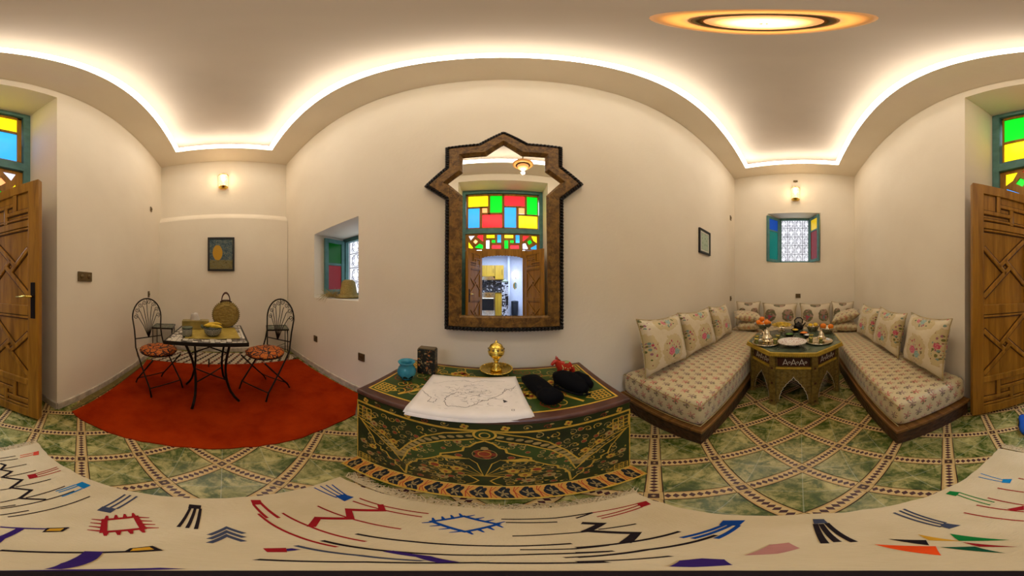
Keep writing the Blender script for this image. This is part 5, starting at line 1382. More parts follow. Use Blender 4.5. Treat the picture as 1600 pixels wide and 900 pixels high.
for k in range(8):
    a, b = Vector(oc[k]), Vector(oc[(k+1) % 8]); L = (b-a).length; mid = (a+b)/2; yaw = atan2(mid.y, mid.x)+pi/2
    # local x along the side, y inward
    pan = [(-L/2+.03, .40), (-L/2+.03, .02), (-L/2+.055, .02)]
    H_ = [(.125, .06), (.118, .12), (.108, .14), (.108, .16), (.09, .185), (.092, .20), (.07, .225), (.068, .24), (.045, .262), (.042, .275), (.018, .295), (0, .325)]
    w_ = (L/2-.055)/.125
    arch = [(-x*w_, z) for x, z in H_]; arch = arch+[(x*w_, z) for x, z in H_[::-1][1:]]
    poly = pan+arch+[(L/2-.055, .02), (L/2-.03, .02), (L/2-.03, .40)]
    poly = [poly[0], poly[1], poly[2]]+arch+poly[-3:]
    f = lambda x, y, t: (x, t, y)
    o = MB().prism(poly, 0, .012, f).build('arch_panel', M['inlay'], tt); at(o, (mid.x, mid.y, 0), yaw)
    ed = MB(); ed.ribbon(arch, .004, lambda x, y, t: (x, -.0015, y)); e = ed.build('arch_edge', M['white_glaze'], o, recalc=False)
    o2 = MB().box((0, .004, .418), (L-.05, .022, .022)).build('rail', M['gold_edge'], tt, bevel=.002); at(o2, (mid.x, mid.y, 0), yaw)
    o3 = MB().box((0, .008, .478), (L-.08, .012, .085)).build('apron_panel', plain('dark_red_panel', (.045, .012, .008), .35) if k == 0 else M['apr'], tt); at(o3, (mid.x, mid.y, 0), yaw)
    if k == 0: M['apr'] = o3.data.materials[0]
    st = MB(); FM3 = lambda x, y, t: (x, .0010, y)
    for q in (-1, 0, 1):
        c_ = (q*.07, .478); st.ribbon([(c_[0]-.022, c_[1]-.028), (c_[0]-.008, c_[1]+.01), (c_[0], c_[1]+.03), (c_[0]+.008, c_[1]+.01), (c_[0]+.022, c_[1]-.028)], .006, FM3); st.ribbon([(c_[0]-.02, c_[1]-.012), (c_[0]+.02, c_[1]-.012)], .006, FM3)
        circ(st, (c_[0]+.035, c_[1]), .009, .004, FM3, n=8)
    st.build('star_inlay', M['white_glaze'], o3, recalc=False)['kind'] = 'stuff'
    p = Vector(oc[k]); py = atan2(p.y, p.x)+pi/2
    o4 = MB().box((0, 0, .278), (.058, .044, .555)).build('leg', M['inlay'], tt, bevel=.003); at(o4, (p.x*.985, p.y*.985, 0), py)
    kn = MB()
    for z in (.42, .26, .05): kn.poly([(.016*cos(2*pi*i/8)*(1 if i % 2 else .6), z+.016*sin(2*pi*i/8)*(1 if i % 2 else .6)) for i in range(8)], lambda x, y, t: (x, -.0232, y))
    kn.build('star_inlay', M['apr'], o4, recalc=False)['kind'] = 'stuff'
    MB().box((0, 0, .012), (.07, .056, .024)).build('leg_foot', M['inlay'], o4, bevel=.003)

TT = .5915
def ltray(t, r, mat, sy=1): return MB().lathe([(0, .003), (r*.8, .003), (r*.93, .010), (r, .016), (r*.985, .020), (r*.9, .014), (r*.78, .007), (0, .007)], 40, (0, 0, 0), 1, sy).build('tray_dish', mat, t, smooth=True)
def engraved():
    t = NT('pierced_metal'); v = t.voro(t.co(), 75, 'Distance'); m = t.ma('LESS_THAN', v, .35)
    t.set(t.mix(m, (.55, .48, .34), (.02, .02, .018)), .3, t.ma('SUBTRACT', .9, t.ma('MULTIPLY', m, .6))); return t.m
M['pierced'] = engraved()
t = thing('silver_tray', 'round silver tray under the teapot on the mirror wall side of the tea table', 'tray', (1.76, .325, TT)); ltray(t, .14, M['silver'])
t = thing('silver_tray', 'round silver tray under the teapot on the door side of the tea table', 'tray', (1.83, -.190, TT)); ltray(t, .14, M['silver'])
def teapot(label, p, rz, s=1.0):
    t = thing('teapot', label, 'teapot', p, rz)
    MB().lathe([(r*s, z*s) for r, z in [(0, .0), (.030, .0), (.034, .006), (.045, .018), (.050, .034), (.044, .052), (.030, .066), (.024, .074), (.026, .08), (0, .08)]], 28).build('pot_body', M['silver'], t, smooth=True)
    MB().lathe([(r*s, z*s) for r, z in [(.027, .079), (.026, .088), (.018, .102), (.008, .112), (.005, .118), (.009, .124), (.006, .130), (0, .138)]], 20).build('pot_lid', M['silver'], t, smooth=True)
    MB().tube([Vector(q)*s for q in [(.040, 0, .028), (.062, 0, .040), (.072, 0, .062), (.080, 0, .076), (.088, 0, .078)]], [.011*s, .009*s, .006*s, .005*s, .004*s], 10).build('spout', M['silver'], t, smooth=True)
    MB().tube([Vector(q)*s for q in [(-.028, 0, .066), (-.05, 0, .080), (-.072, 0, .070), (-.075, 0, .045), (-.06, 0, .028), (-.044, 0, .026)]], .0042*s, 8).build('handle', M['silver'], t, smooth=True)
    return t
teapot('silver teapot in front of the pedestal bowl of oranges', (1.79, .325, TT+.0075), radians(35), 1.15)
teapot('silver teapot on the door side tray in front of the orange bowl', (1.83, -.215, TT+.0075), radians(150), .95)
def fruit(label, p, r, cat='orange', mat='orange', group=None, name='tangerine'):
    o = MB().lathe([(0, -.86*r), (r*.5, -.78*r), (r*.86, -.42*r), (r, 0), (r*.88, .42*r), (r*.5, .76*r), (r*.12, .84*r), (0, .78*r)], 16).build(name, M[mat], smooth=True)
    o.location = p; tag(o, label, cat, group); return o
t = thing('pedestal_bowl', 'pierced silver pedestal bowl of tangerines at the mirror wall side of the tea table', 'bowl', (2.13, .435, TT))
MB().lathe([(0, 0), (.045, 0), (.04, .008), (.015, .018), (.014, .06), (.03, .072)], 24).build('pedestal', M['silver'], t, smooth=True)
MB().lathe([(.02, .070), (.05, .072), (.085, .095), (.108, .135), (.111, .140), (.106, .140), (.08, .10), (.045, .080), (0, .078)], 36).build('pierced_dish', M['pierced'], t, smooth=True)
GF = 'tangerines in the pedestal bowl'
for i, (dx, dy, dz, r, lb) in enumerate([(-.045, .045, .155, .031, 'tangerine at the left rim of the pedestal bowl'), (-.008, .012, .190, .033, 'top tangerine of the heap in the pedestal bowl'), (-.045, -.045, .155, .031, 'tangerine at the right front of the pedestal bowl'),
                                   (-.072, 0, .142, .024, 'small tangerine in the middle front of the pedestal bowl'), (.035, -.035, .155, .029, 'tangerine at the back right of the pedestal bowl'), (.03, .04, .153, .029, 'tangerine at the back left of the pedestal bowl'), (-.02, -.078, .150, .022, 'small tangerine against the right rim of the pedestal bowl')]):
    fruit(lb, (2.13+dx, .435+dy, TT+dz), r, group=GF)
def lowbowl(label, p, r, h=.075):
    t = thing('fruit_bowl', label, 'bowl', p)
    MB().lathe([(0, 0), (r*.6, 0), (r*.75, h*.25), (r*.93, h*.7), (r, h), (r*.96, h*1.01), (r*.88, h*.7), (r*.68, h*.3), (0, h*.2)], 36).build('pierced_dish', M['pierced'], t, smooth=True); return t
lowbowl('wide dark pierced bowl holding two oranges on the door side of the tea table', (2.21, -.335, TT), .098)
fruit('orange nearer the window side in the door side bowl', (2.235, -.285, TT+.085), .040, group='oranges in the wide bowl', name='orange'); fruit('right one of the two oranges in the door side bowl', (2.20, -.372, TT+.083), .037, group='oranges in the wide bowl', name='orange')
lowbowl('second dark pierced bowl of yellow fruit behind the wide orange bowl', (2.36, -.165, TT), .088)
fruit('pale lemon at the left of the second fruit bowl', (2.355, -.135, TT+.075), .030, 'lemon', 'lemon', 'yellow fruit in the second bowl', 'lemon'); fruit('pale lemon at the right of the second fruit bowl', (2.36, -.200, TT+.077), .032, 'lemon', 'lemon', 'yellow fruit in the second bowl', 'lemon')
def plat_mat():
    t = NT('flowered_porcelain'); v = t.voro(t.co(), 70, 'Distance'); c = t.sep(t.voro(t.co(), 70, 'Color'))[0]
    t.set(t.mix(t.ma('MULTIPLY', t.ma('LESS_THAN', v, .38), t.ma('GREATER_THAN', c, .35)), (.66, .60, .52), (.36, .16, .13)), .15); return t.m
t = thing('porcelain_bowl', 'wide shallow flowered white bowl at the front edge of the tea table', 'bowl', (1.725, .073, TT))
MB().lathe([(0, 0), (.05, 0), (.055, .008), (.10, .028), (.137, .042), (.139, .046), (.13, .044), (.09, .030), (.04, .022), (0, .020)], 40).build('bowl_body', plat_mat(), t, smooth=True)
t = thing('sweets_plate', 'footed plate heaped with yellow sweets behind the pedestal bowl', 'plate', (2.32, .235, TT))
MB().lathe([(0, 0), (.05, 0), (.04, .008), (.014, .018), (.014, .05), (.06, .062), (.15, .075), (.152, .079), (.06, .070), (0, .068)], 36).build('footed_dish', M['silver'], t, smooth=True)
m = MB()
for k in range(120):
    a = rnd.uniform(0, 2*pi); r = .12*sqrt(rnd.random()); m.box((r*cos(a), r*sin(a), .078+.035*(1-r/.13)+rnd.uniform(0, .01)), (rnd.uniform(.015, .03), .012, .010), Matrix.Rotation(rnd.uniform(0, 3), 3, 'Z') @ Matrix.Rotation(rnd.uniform(-.6, .6), 3, 'X'))
m.build('yellow_sweets', plain('yellow_sweets', (.66, .45, .05), .45, var=.3), t)['kind'] = 'stuff'
t = thing('black_kettle', 'black handled dark kettle in the middle back of the tea table', 'kettle', (2.43, .02, TT), radians(-70))
MB().lathe([(0, 0), (.05, 0), (.062, .015), (.066, .04), (.05, .075), (.03, .09), (.012, .096), (.01, .106), (0, .11)], 28).build('kettle_body', M['iron'], t, smooth=True)
MB().tube([(-.045, 0, .075), (-.055, 0, .13), (-.02, 0, .16), (.03, 0, .16), (.06, 0, .13), (.05, 0, .08)], .009, 8).build('handle', M['frame_black'], t, smooth=True)
MB().tube([(.055, 0, .04), (.085, 0, .07), (.10, 0, .09)], [.013, .009, .006], 8).build('spout', M['iron'], t, smooth=True)
M['tea_glass'] = plain('gilt_green_glass', (.16, .17, .05), .08, .3, var=.6, scale=60)
GT = 'small tea glasses on the tea table'
for i, (x, y, lb) in enumerate([(1.72, .235, 'small gilt tea glass right of the teapot on the mirror wall side tray'), (1.80, .43, 'small gilt tea glass left of the teapot on the mirror wall side tray'), (1.70, .41, 'small gilt tea glass at the front left of the mirror wall side tray'),
                         (1.86, .225, 'small gilt tea glass at the back right of the mirror wall side tray'), (1.78, -.105, 'small gilt tea glass at the left edge of the door side tray'), (1.90, -.115, 'small gilt tea glass at the back left of the door side tray'), (1.75, -.20, 'small gilt tea glass at the front of the door side tray'), (1.94, -.225, 'small gilt tea glass behind the door side teapot')]):
    t = thing('tea_glass', lb, 'glass', (x, y, TT+.0125), 0, GT)
    MB().lathe([(0, 0), (.018, 0), (.019, .004), (.017, .025), (.023, .055), (.021, .055), (.015, .025), (.015, .006), (0, .005)], 18).build('glass_body', M['tea_glass'], t, smooth=True)
    MB().lathe([(.0215, .048), (.0235, .050), (.0235, .056), (.0215, .056)], 18).build('gilt_rim', M['brass'], t, smooth=True)
for i, (x, y, r, lb, k) in enumerate([(2.06, .12, .062, 'small dark dish of olives in the middle of the tea table', 'green_leaf'), (2.13, -.045, .06, 'small dark dish with a slice of orange in the middle of the tea table', 'orange'), (2.02, -.085, .052, 'small dark dish with pale butter curls on the tea table', 'white_glaze'), (2.28, .06, .055, 'small dark dish of jam in front of the kettle', 'lemon')]):
    t = thing('small_dish', lb, 'dish', (x, y, TT))
    MB().lathe([(0, 0), (r*.5, 0), (r*.9, .022), (r, .034), (r*.96, .035), (r*.8, .022), (0, .012)], 24).build('dish_body', M['iron'], t, smooth=True)
    MB().lathe([(r*.82, .022), (r*.6, .036), (r*.3, .042), (0, .044)], 18).build('dish_filling', M[k], t, smooth=True)

# ---------------------------------------------------------------- dining set
dt = thing('dining_table', 'square mosaic topped dining table with curved black iron legs', 'table', (-1.76, -.145, .0115)); dt.scale = (1, 1, .984)
def mosaic_mat(name, cell, cols, rnd_=0.25):
    t = NT(name); v = t.voro(t.co(), 1/cell, 'Color', 'F1', rnd_); d = t.voro(t.co(), 1/cell, 'Distance', 'DISTANCE_TO_EDGE', rnd_)
    t.set(t.mix(t.ma('LESS_THAN', d, .05), t.ramp(t.sep(v)[0], cols, 'CONSTANT'), (.10, .08, .06)), .25); return t.m
M['mosaic'] = mosaic_mat('black_white_mosaic', .045, [(0, (.62, .56, .46)), (.42, (.05, .045, .05)), (.62, (.20, .18, .17)), (.8, (.60, .54, .44))])
tw, td = .70, .68
MB().box((0, 0, .701), (tw-.02, td-.02, .014)).build('mosaic_top', M['mosaic'], dt)
m = MB()
for sx in (-1, 1): m.box((sx*(tw/2-.008), 0, .694), (.016, td, .034))
for sy in (-1, 1): m.box((0, sy*(td/2-.008), .694), (tw-.032, .016, .034))
m.build('iron_rim', M['iron'], dt, bevel=.003)
feet = [(.286, -.096), (.151, .243), (-.134, -.223), (-.256, .152)]
tops = [(.24, -.19), (.22, .20), (-.24, -.20), (-.24, .19)]
for (fx, fy), (ux, uy) in zip(feet, tops):
    P_ = []
    for i in range(13):
        u = i/12; b = -.035*sin(2*pi*u)*1.1; k = 1+b/.25
        x = fx*(1-u)+ux*u; y = fy*(1-u)+uy*u
        bow = .20*sin(pi*u)*-1+(.10 if u < .12 else 0)*(1-u/.12)
        P_.append((x*(1+bow*1.4), y*(1+bow*1.4), .008+.672*u))
    MB().tube(P_, .0125, 8).build('curved_leg', M['iron'], dt, smooth=True)
def legp(i, u): (fx, fy), (ux, uy) = feet[i], tops[i]; bow = -.20*sin(pi*u)*1.4; return Vector(((fx*(1-u)+ux*u)*(1+bow), (fy*(1-u)+uy*u)*(1+bow), .008+.672*u))
for u_ in (.36, .82):
    for i, j in ((0, 3), (1, 2)): MB().tube([legp(i, u_), legp(j, u_)], .007, 6).build('cross_brace', M['iron'], dt, smooth=True)
for sg in (-1, 1): MB().tube([(x*.6, .0+.0*z, z) for x, z in [(sg*a, .36+b) for a, b in spiral((.05, .03), .05, 1.3, pi, 1)]], .004, 5).build('scroll', M['iron'], dt, smooth=True)
DT = .709
pm = MB(); pm.box((0, 0, .003), (.44, .47, .006)); o = pm.build('placemat', straw_mat('straw_mat', (.36, .25, .04), (.58, .44, .10), 30)); at(o, (-1.76, -.11, DT), radians(3)); tag(o, 'yellow woven straw placemat on the mosaic dining table', 'placemat')
PM = DT+.0065
t = thing('tissue_box', 'long olive gold tissue box with a tissue pulled out on the dining table', 'tissue box', (-1.92, -.300, PM), radians(-82))
bm_ = plain('olive_gold_card', (.27, .20, .05), .4, var=.3)
MB().box((0, 0, .045), (.28, .11, .09)).build('box_body', bm_, t, bevel=.003)
MB().lathe([(0, 0), (1, 0), (1, .001), (0, .001)], 24, (0, 0, .0902), .065, .02).build('slot', M['bronze'], t)
m = MB(); n = 14; G = []
for j in range(6):
    G.append([m.bm.verts.new((.045*(1-.25*j/5)*cos(2*pi*i/n)*(1+.25*sin(3*i+j))+.012*j/5, .012*(1+1.2*j/5)*sin(2*pi*i/n), .088+.075*j/5*(1+.12*sin(4*i)))) for i in range(n)])
for a, b in zip(G, G[1:]):
    for i in range(n): m.f([a[i], a[(i+1) % n], b[(i+1) % n], b[i]])
m.f(G[-1]); m.build('tissue', M['paper'], t, smooth=True)
def cer_mat():
    t = NT('carved_ceramic'); x, y, z = t.sep(t.co()); a = t.ma('ARCTAN2', y, x)
    fu = t.ma('SUBTRACT', t.ma('FRACT', t.ma('MULTIPLY', a, 1.11)), .5); fz = t.ma('DIVIDE', t.ma('SUBTRACT', z, .042), .075)
    r = t.ma('SQRT', t.ma('ADD', t.ma('MULTIPLY', fu, fu), t.ma('MULTIPLY', fz, fz))); w = t.ma('GREATER_THAN', t.ma('SINE', t.ma('MULTIPLY', r, 42.)), .25); w = t.ma('MULTIPLY', w, t.ma('LESS_THAN', t.ma('ABSOLUTE', fz), .42))
    t.set(t.mix(w, (.035, .04, .03), (.42, .38, .27)), .2); return t.m
M['ceramic'] = cer_mat()
t = thing('ceramic_jar', 'small dark lidded ceramic jar with pale spirals at the dining table corner', 'jar', (-1.60, -.325, DT))
MB().lathe([(0, 0), (.042, 0), (.045, .006), (.046, .08), (.043, .082), (0, .082)], 28).build('jar_body', M['ceramic'], t, smooth=True)
MB().lathe([(.049, .080), (.05, .088), (.046, .092), (0, .094)], 28).build('jar_lid', M['top_inlay'], t, smooth=True)
t = thing('ceramic_bowl', 'dark ceramic bowl with pale concentric rings holding bananas on the placemat', 'bowl', (-1.635, -.10, PM))
MB().lathe([(0, 0), (.05, 0), (.055, .006), (.075, .03), (.085, .085), (.082, .087), (.07, .035), (.048, .012), (0, .010)], 32).build('bowl_body', M['ceramic'], t, smooth=True)
MB().tube([(.0, -.083, .07), (.0, -.10, .085), (.0, -.10, .10)], [.014, .012, .008], 8).build('lug_handle', M['top_inlay'], t, smooth=True)
M['banana'] = plain('banana_peel', (.66, .43, .03), .45, var=.25, scale=12)
for i, (dy, dx, hz, rz_, lb) in enumerate([(-.018, .015, .078, -.2, 'banana at the front left of the ceramic bowl'), (.012, -.012, .090, .05, 'uppermost banana resting across the ceramic bowl'), (.02, .035, .076, -.45, 'banana at the right side of the ceramic bowl')]):
    m = MB(); P_ = [(0.012*cos(2.2*u-1.1)-.02, .068*sin(1.9*u-.95)/.81, .0+.018*cos(1.9*u-.95)) for u in [k/9 for k in range(10)]]
    m.tube(P_, [.004, .009, .014, .016, .0165, .0165, .016, .013, .007, .0035], 9)
    o = m.build('banana', M['banana'], smooth=True); at(o, (-1.635+dx, -.10+dy, PM+hz), rz_); tag(o, lb, 'banana', 'bananas in the ceramic bowl')
t = thing('lime', 'green lime showing at the left of the bananas', 'lime', (-1.655, -.150, PM+.075)); MB().ball((0, 0, 0), .021, 14, 9, (1, 1, 1.1)).build('lime_peel', M['green_leaf'], t, smooth=True)
# round wicker basket bag leaning back, handle up
t = thing('wicker_bag', 'round flat wicker bag with brown loop handles standing at the back of the table', 'bag', (-2.00, .02, DT), radians(90))
bm2 = straw_mat('wicker', (.24, .15, .03), (.52, .38, .10), 34)
m = MB(); m.lathe([(0, -.045), (.10, -.045), (.135, -.035), (.148, 0), (.135, .035), (.10, .045), (0, .045)], 40); bmesh.ops.rotate(m.bm, verts=m.bm.verts[:], matrix=Matrix.Rotation(pi/2, 3, 'X')); bmesh.ops.translate(m.bm, verts=m.bm.verts[:], vec=(0, 0, .150))
m.build('bag_body', bm2, t, smooth=True)
m = MB()
for r in (.04, .07, .10, .128): m.tube([(r*cos(2*pi*k/40), -.047+(.012 if r > .12 else 0), .150+r*sin(2*pi*k/40)) for k in range(40)], .0045, 5, closed=True)
m.build('coil', bm2, t, smooth=True)['kind'] = 'stuff'
m = MB()
for k in range(44):
    a = 2*pi*k/44; m.tube([(.136*cos(a), -.04, .150+.136*sin(a)), (.152*cos(a), 0, .150+.152*sin(a)), (.136*cos(a), .04, .150+.136*sin(a))], .0045, 5)
m.build('rim_stitching', M['mat'], t, smooth=True)['kind'] = 'stuff'
MB().tube([(-.06, -.005, .288), (-.03, -.008, .305), (.03, -.008, .305), (.065, -.005, .284)], .009, 8).build('leather_strip', M['edge_wood'], t, smooth=True)
for dy, hh in ((-.018, 1.0), (.018, 1.12)): MB().tube([(.045*cos(pi*k/10), dy, .298+.085*hh*sin(pi*k/10)) for k in range(11)], .006, 8).build('loop_handle', M['edge_wood'], t, smooth=True)

def seat_mat():
    t = NT('red_orange_print'); o = t.co(); v = t.voro(o, 16, 'Distance', 'DISTANCE_TO_EDGE'); nz = t.noise(o, 22, 4, .6, 2.0)
    c = t.ramp(nz, [(.38, (.40, .07, .008)), (.5, (.60, .17, .02)), (.62, (.20, .03, .008))]); c = t.mix(t.ma('LESS_THAN', v, .07), c, (.02, .01, .012)); c = t.mix(t.ma('GREATER_THAN', t.noise(o, 34, 2), .66), c, (.03, .012, .012)); t.set(c, .75); return t.m
M['seat'] = seat_mat()
ch1 = thing('dining_chair', 'folding black iron chair with scroll back at the door side of the dining table', 'chair', (-1.80, -.68, .0115), radians(-38.1), 'black iron folding chairs at the dining table')
for sx in (-1, 1):
    MB().tube([(sx*.182, .190, .006), (sx*.18, .155, .10), (sx*.178, -.165, .47), (sx*.172, -.190, .55), (sx*.170, -.215, .66), (sx*.186, -.235, .80)], .0085, 8).build('side_rail', M['iron'], ch1, smooth=True)
    MB().tube([(sx*.165, -.185, .006), (sx*.165, -.15, .07), (sx*.165, .02, .26), (sx*.162, .18, .435)], .0085, 8).build('rear_leg', M['iron'], ch1, smooth=True)
MB().tube([(.186*cos(pi*k/16), -.235-.015*sin(pi*k/16), .80+.215*sin(pi*k/16)) for k in range(17)], .0085, 8).build('back_arch', M['iron'], ch1, smooth=True)
m = MB()
for y, z in ((.155, .10), (-.135, .09)): m.tube([(-.175, y, z), (.175, y, z)], .006, 6)
m.build('stretcher', M['iron'], ch1, smooth=True)
MB().tube([(-.172, -.196, .565), (.172, -.196, .565)], .0065, 6).build('back_rail', M['iron'], ch1, smooth=True)
sp = MB()
ends = []
for i in range(7):
    a = pi*(.06+.88*i/6); ex, ez = .132*cos(a), .80+.155*sin(a)-.01
    P_ = [(0+ex*.04, -.197, .567), (ex*.45, -.212, .567+(ez-.567)*.55), (ex*.86, -.228, ez-.02), (ex, -.234, ez)]
    if i == 3: P_[-1] = (0, -.25, 1.012); P_[-2] = (0, -.235, .85)
    sp.tube(P_, .0042, 5)
sp.build('fan_rod', M['iron'], ch1, smooth=True)['kind'] = 'stuff'
sc_ = MB()
for i in range(8):
    a = pi*(.03+.94*i/7); cx_, cz_ = .150*cos(a), .80+.178*sin(a)
    sg = 1 if cx_ > 0 else -1
    sc_.tube([(x, -.238-.010*sin(a), z) for x, z in spiral((cx_*.97, cz_-.002), .030, 1.35, a+pi/2, sg, 18)], .0036, 5)
sc_.build('scrollwork', M['iron'], ch1, smooth=True)['kind'] = 'stuff'
MB().tube([(.19*cos(2*pi*k/24)*(1 if abs(cos(2*pi*k/24)) < .8 else .95), .185*sin(2*pi*k/24)+.0, .452) for k in range(24)], .007, 6, closed=True).build('seat_ring', M['iron'], ch1, smooth=True)
MB().prism([(.178*cos(2*pi*k/20), .174*sin(2*pi*k/20)) for k in range(20)], .448, .452).build('seat_plate', M['iron'], ch1)
def seat_cushion(label, loc, rz, seed):
    from mathutils import noise
    t = thing('seat_cushion', label, 'cushion', loc, rz, 'round seat pads of the iron chairs'); m = MB(); R = []; n = 36
    prof = [(0, .012), (.06, .011), (.12, .006), (.17, .002), (.193, .012), (.195, .025), (.17, .042), (.12, .052), (.06, .05), (0, .047)]
    for r, z in prof:
        if r == 0: R.append([m.bm.verts.new((0, 0, z))]); continue
        R.append([m.bm.verts.new((r*cos(2*pi*k/n)*(1+.02*sin(12*2*pi*k/n)*(r > .15)), r*sin(2*pi*k/n)*(1+.02*sin(12*2*pi*k/n)*(r > .15)), z+.006*noise.noise(Vector((r*9*cos(2*pi*k/n), r*9*sin(2*pi*k/n), seed)))*(z > .015))) for k in range(n)])
    for a, b in zip(R, R[1:]):
        for k in range(n):
            k2 = (k+1) % n
            if len(a) == 1: m.f([a[0], b[k2], b[k]])
            elif len(b) == 1: m.f([a[k], a[k2], b[0]])
            else: m.f([a[k], a[k2], b[k2], b[k]])
    m.build('pad', M['seat'], t, smooth=True)
    m = MB()
    for sx in (-1, 1): m.tube([(sx*.12, -.15, .02), (sx*.15, -.185, .0), (sx*.155, -.20, -.05), (sx*.15, -.195, -.11)], .003, 5)
    m.build('tie', M['cuff'], t, smooth=True)['kind'] = 'stuff'
seat_cushion('red and orange printed seat pad on the chair at the door side', (-1.795, -.672, .4645), radians(-38), 2)
dup(ch1, (-1.80, .413, .0115), radians(-145.6), 'folding black iron chair with scroll back at the mirror wall side of the dining table')
seat_cushion('red and orange printed seat pad on the chair at the mirror wall side', (-1.795, .405, .4645), radians(-145), 6)
# little side tables in the far corners
M['green_mosaic'] = mosaic_mat('green_mosaic', .03, [(0, (.06, .10, .07)), (.4, (.12, .16, .10)), (.6, (.03, .05, .035)), (.8, (.30, .30, .20))], .6)
st1 = thing('side_table', 'small square iron side table with green mosaic top in the corner behind the left chair', 'table', (-2.93, -.995, 0), radians(8), 'small iron side tables in the far corners')
MB().box((0, 0, .497), (.33, .33, .012)).build('mosaic_top', M['green_mosaic'], st1)
m = MB()
for s in (-1, 1): m.box((s*.168, 0, .495), (.012, .348, .024)); m.box((0, s*.168, .495), (.324, .012, .024))
m.build('iron_rim', M['iron'], st1)
for sx in (-1, 1):
    for sy in (-1, 1): MB().tube([(sx*.155, sy*.155, .483), (sx*.155, sy*.155, .006)], .007, 6).build('leg', M['iron'], st1, smooth=True)
m = MB(); m.tube([(-.15, -.15, .16), (.15, .15, .16)], .005, 5); m.build('cross_brace', M['iron'], st1); MB().tube([(-.15, .15, .17), (.15, -.15, .17)], .005, 5).build('cross_brace', M['iron'], st1)
for sx in (-1, 1): MB().tube([(sx*.155, .155, .30), (sx*.13, .155, .40), (sx*.06, .155, .47), (0, .155, .48)], .005, 5).build('curved_bracket', M['iron'], st1, smooth=True)
dup(st1, (-2.85, .845, 0), radians(-12), 'small square iron side table with green mosaic top in the corner behind the right chair')

# ---------------------------------------------------------------- kitchen seen through the doorway (in the mirror)
KZ = .26
M['white_wall'] = plain('kitchen_wall', (.62, .66, .78), .7, var=.04)
kf = struct(MB().box((-.2, -3.4, KZ-.16), (3.2, 2.9, .28)).build('floor_kitchen', mosaic_mat('kitchen_floor', .07, [(0, (.55, .52, .55)), (.5, (.22, .20, .25)), (.75, (.55, .5, .5))], .8)))
struct(MB().box((-.2, -4.9, 1.4), (3.4, .12, 3.2)).build('wall_kitchen_back', M['white_wall'])); struct(MB().box((-1.85, -3.3, 1.4), (.12, 3.25, 3.2)).build('wall_kitchen_left', M['white_wall'])); struct(MB().box((1.45, -3.3, 1.4), (.12, 3.25, 3.2)).build('wall_kitchen_right', M['white_wall']))
struct(MB().box((-.2, -3.35, 2.97), (3.4, 3.3, .1)).build('ceiling_kitchen', M['white_wall']))
for nm, c, d in (('wall_kitchen_front_left', (-1.36, -1.75, 1.4), (.9, .1, 3.2)), ('wall_kitchen_front_right', (1.22, -1.75, 1.4), (.58, .1, 3.2))): struct(MB().box(c, d).build(nm, M['white_wall']))
struct(MB().box((.0, -1.74, 4.0), (4, .12, 1.1)).build('wall_above_door', M['plaster']))
struct(MB().box((.32, -4.72, 1.55), (.08, .25, 2.8)).build('wall_kitchen_pier', M['white_wall']))
M['cab'] = wood('cabinet_wood', (.34, .18, .01), (.52, .32, .03), 1.0)
def cab(label, x0, x1, y, z0, z1, dep, nd, name='wall_cabinet'):
    t = thing(name, label, 'cabinet', ((x0+x1)/2, y, z0)); w = x1-x0; h = z1-z0
    MB().box((0, 0, h/2), (w, dep, h)).build('cabinet_body', M['cab'], t)
    for i in range(nd):
        cx_ = -w/2+w*(i+.5)/nd
        d_ = MB().box((cx_, dep/2+.009, h/2), (w/nd-.012, .018, h-.016)).build('door', M['cab'], t, bevel=.004)
        MB().box((cx_+(w/nd*.32)*(1 if i % 2 == 0 else -1), dep/2+.026, h/2), (.012, .016, h*.38)).build('handle', M['iron'], d_)
cab('yellow wood wall cabinets above the cooker hood in the kitchen', -1.75, -.22, -4.66, 1.74, 2.17, .32, 5); cab('lower hanging wood cabinet at the right end of the kitchen row', -.21, .12, -4.66, 1.62, 2.17, .34, 1)
cab('wooden base cabinet right of the kitchen oven', -.20, .28, -4.55, KZ+.0, 1.13, .55, 1, 'base_cabinet'); cab('wooden base cabinet left of the kitchen oven', -1.75, -.74, -4.55, KZ, 1.13, .55, 3, 'base_cabinet')
t = thing('oven', 'dark glass kitchen oven with steel panel under the hood', 'oven', (-.47, -4.54, KZ)); MB().box((0, 0, .435), (.52, .55, .87)).build('oven_body', M['silver'], t); MB().box((0, .28, .42), (.44, .015, .42)).build('oven_door', M['frame_black'], t, bevel=.003); MB().tube([(-.2, .31, .66), (.2, .31, .66)], .01, 8).build('handle', M['silver'], t); MB().box((0, .28, .78), (.5, .01, .10)).build('control_panel', M['silver'], t)
for k in range(4):
    o = MB().cyl((-.18+.12*k, .285, .78), (-.18+.12*k, .31, .78), .016).build('control_knob', M['iron'], t)
t = thing('worktop', 'pale mosaic kitchen worktop beside the oven', 'worktop', (-.2, -4.52, 1.135)); MB().box((.245, 0, .015), (.48, .60, .03)).build('slab', M['mosaic'], t); MB().box((-1.03, 0, .015), (1.0, .60, .03)).build('slab', M['mosaic'], t)
t = thing('cooker_hood', 'silver cooker hood under the yellow kitchen cabinets', 'cooker hood', (-.47, -4.62, 1.60)); MB().prism([(-.26, 0), (.26, 0), (.26, .04), (.18, .135), (-.18, .135), (-.26, .04)], -.18, .2, lambda x, y, t: (x, t, y)).build('hood_body', M['silver'], t)
struct(MB().box((-.8, -4.832, 1.38), (1.9, .014, .5)).build('trim_2', mosaic_mat('dark_kitchen_mosaic', .05, [(0, (.02, .02, .03)), (.45, (.06, .06, .08)), (.72, (.45, .45, .5)), (.85, (.02, .02, .02))], .9)))
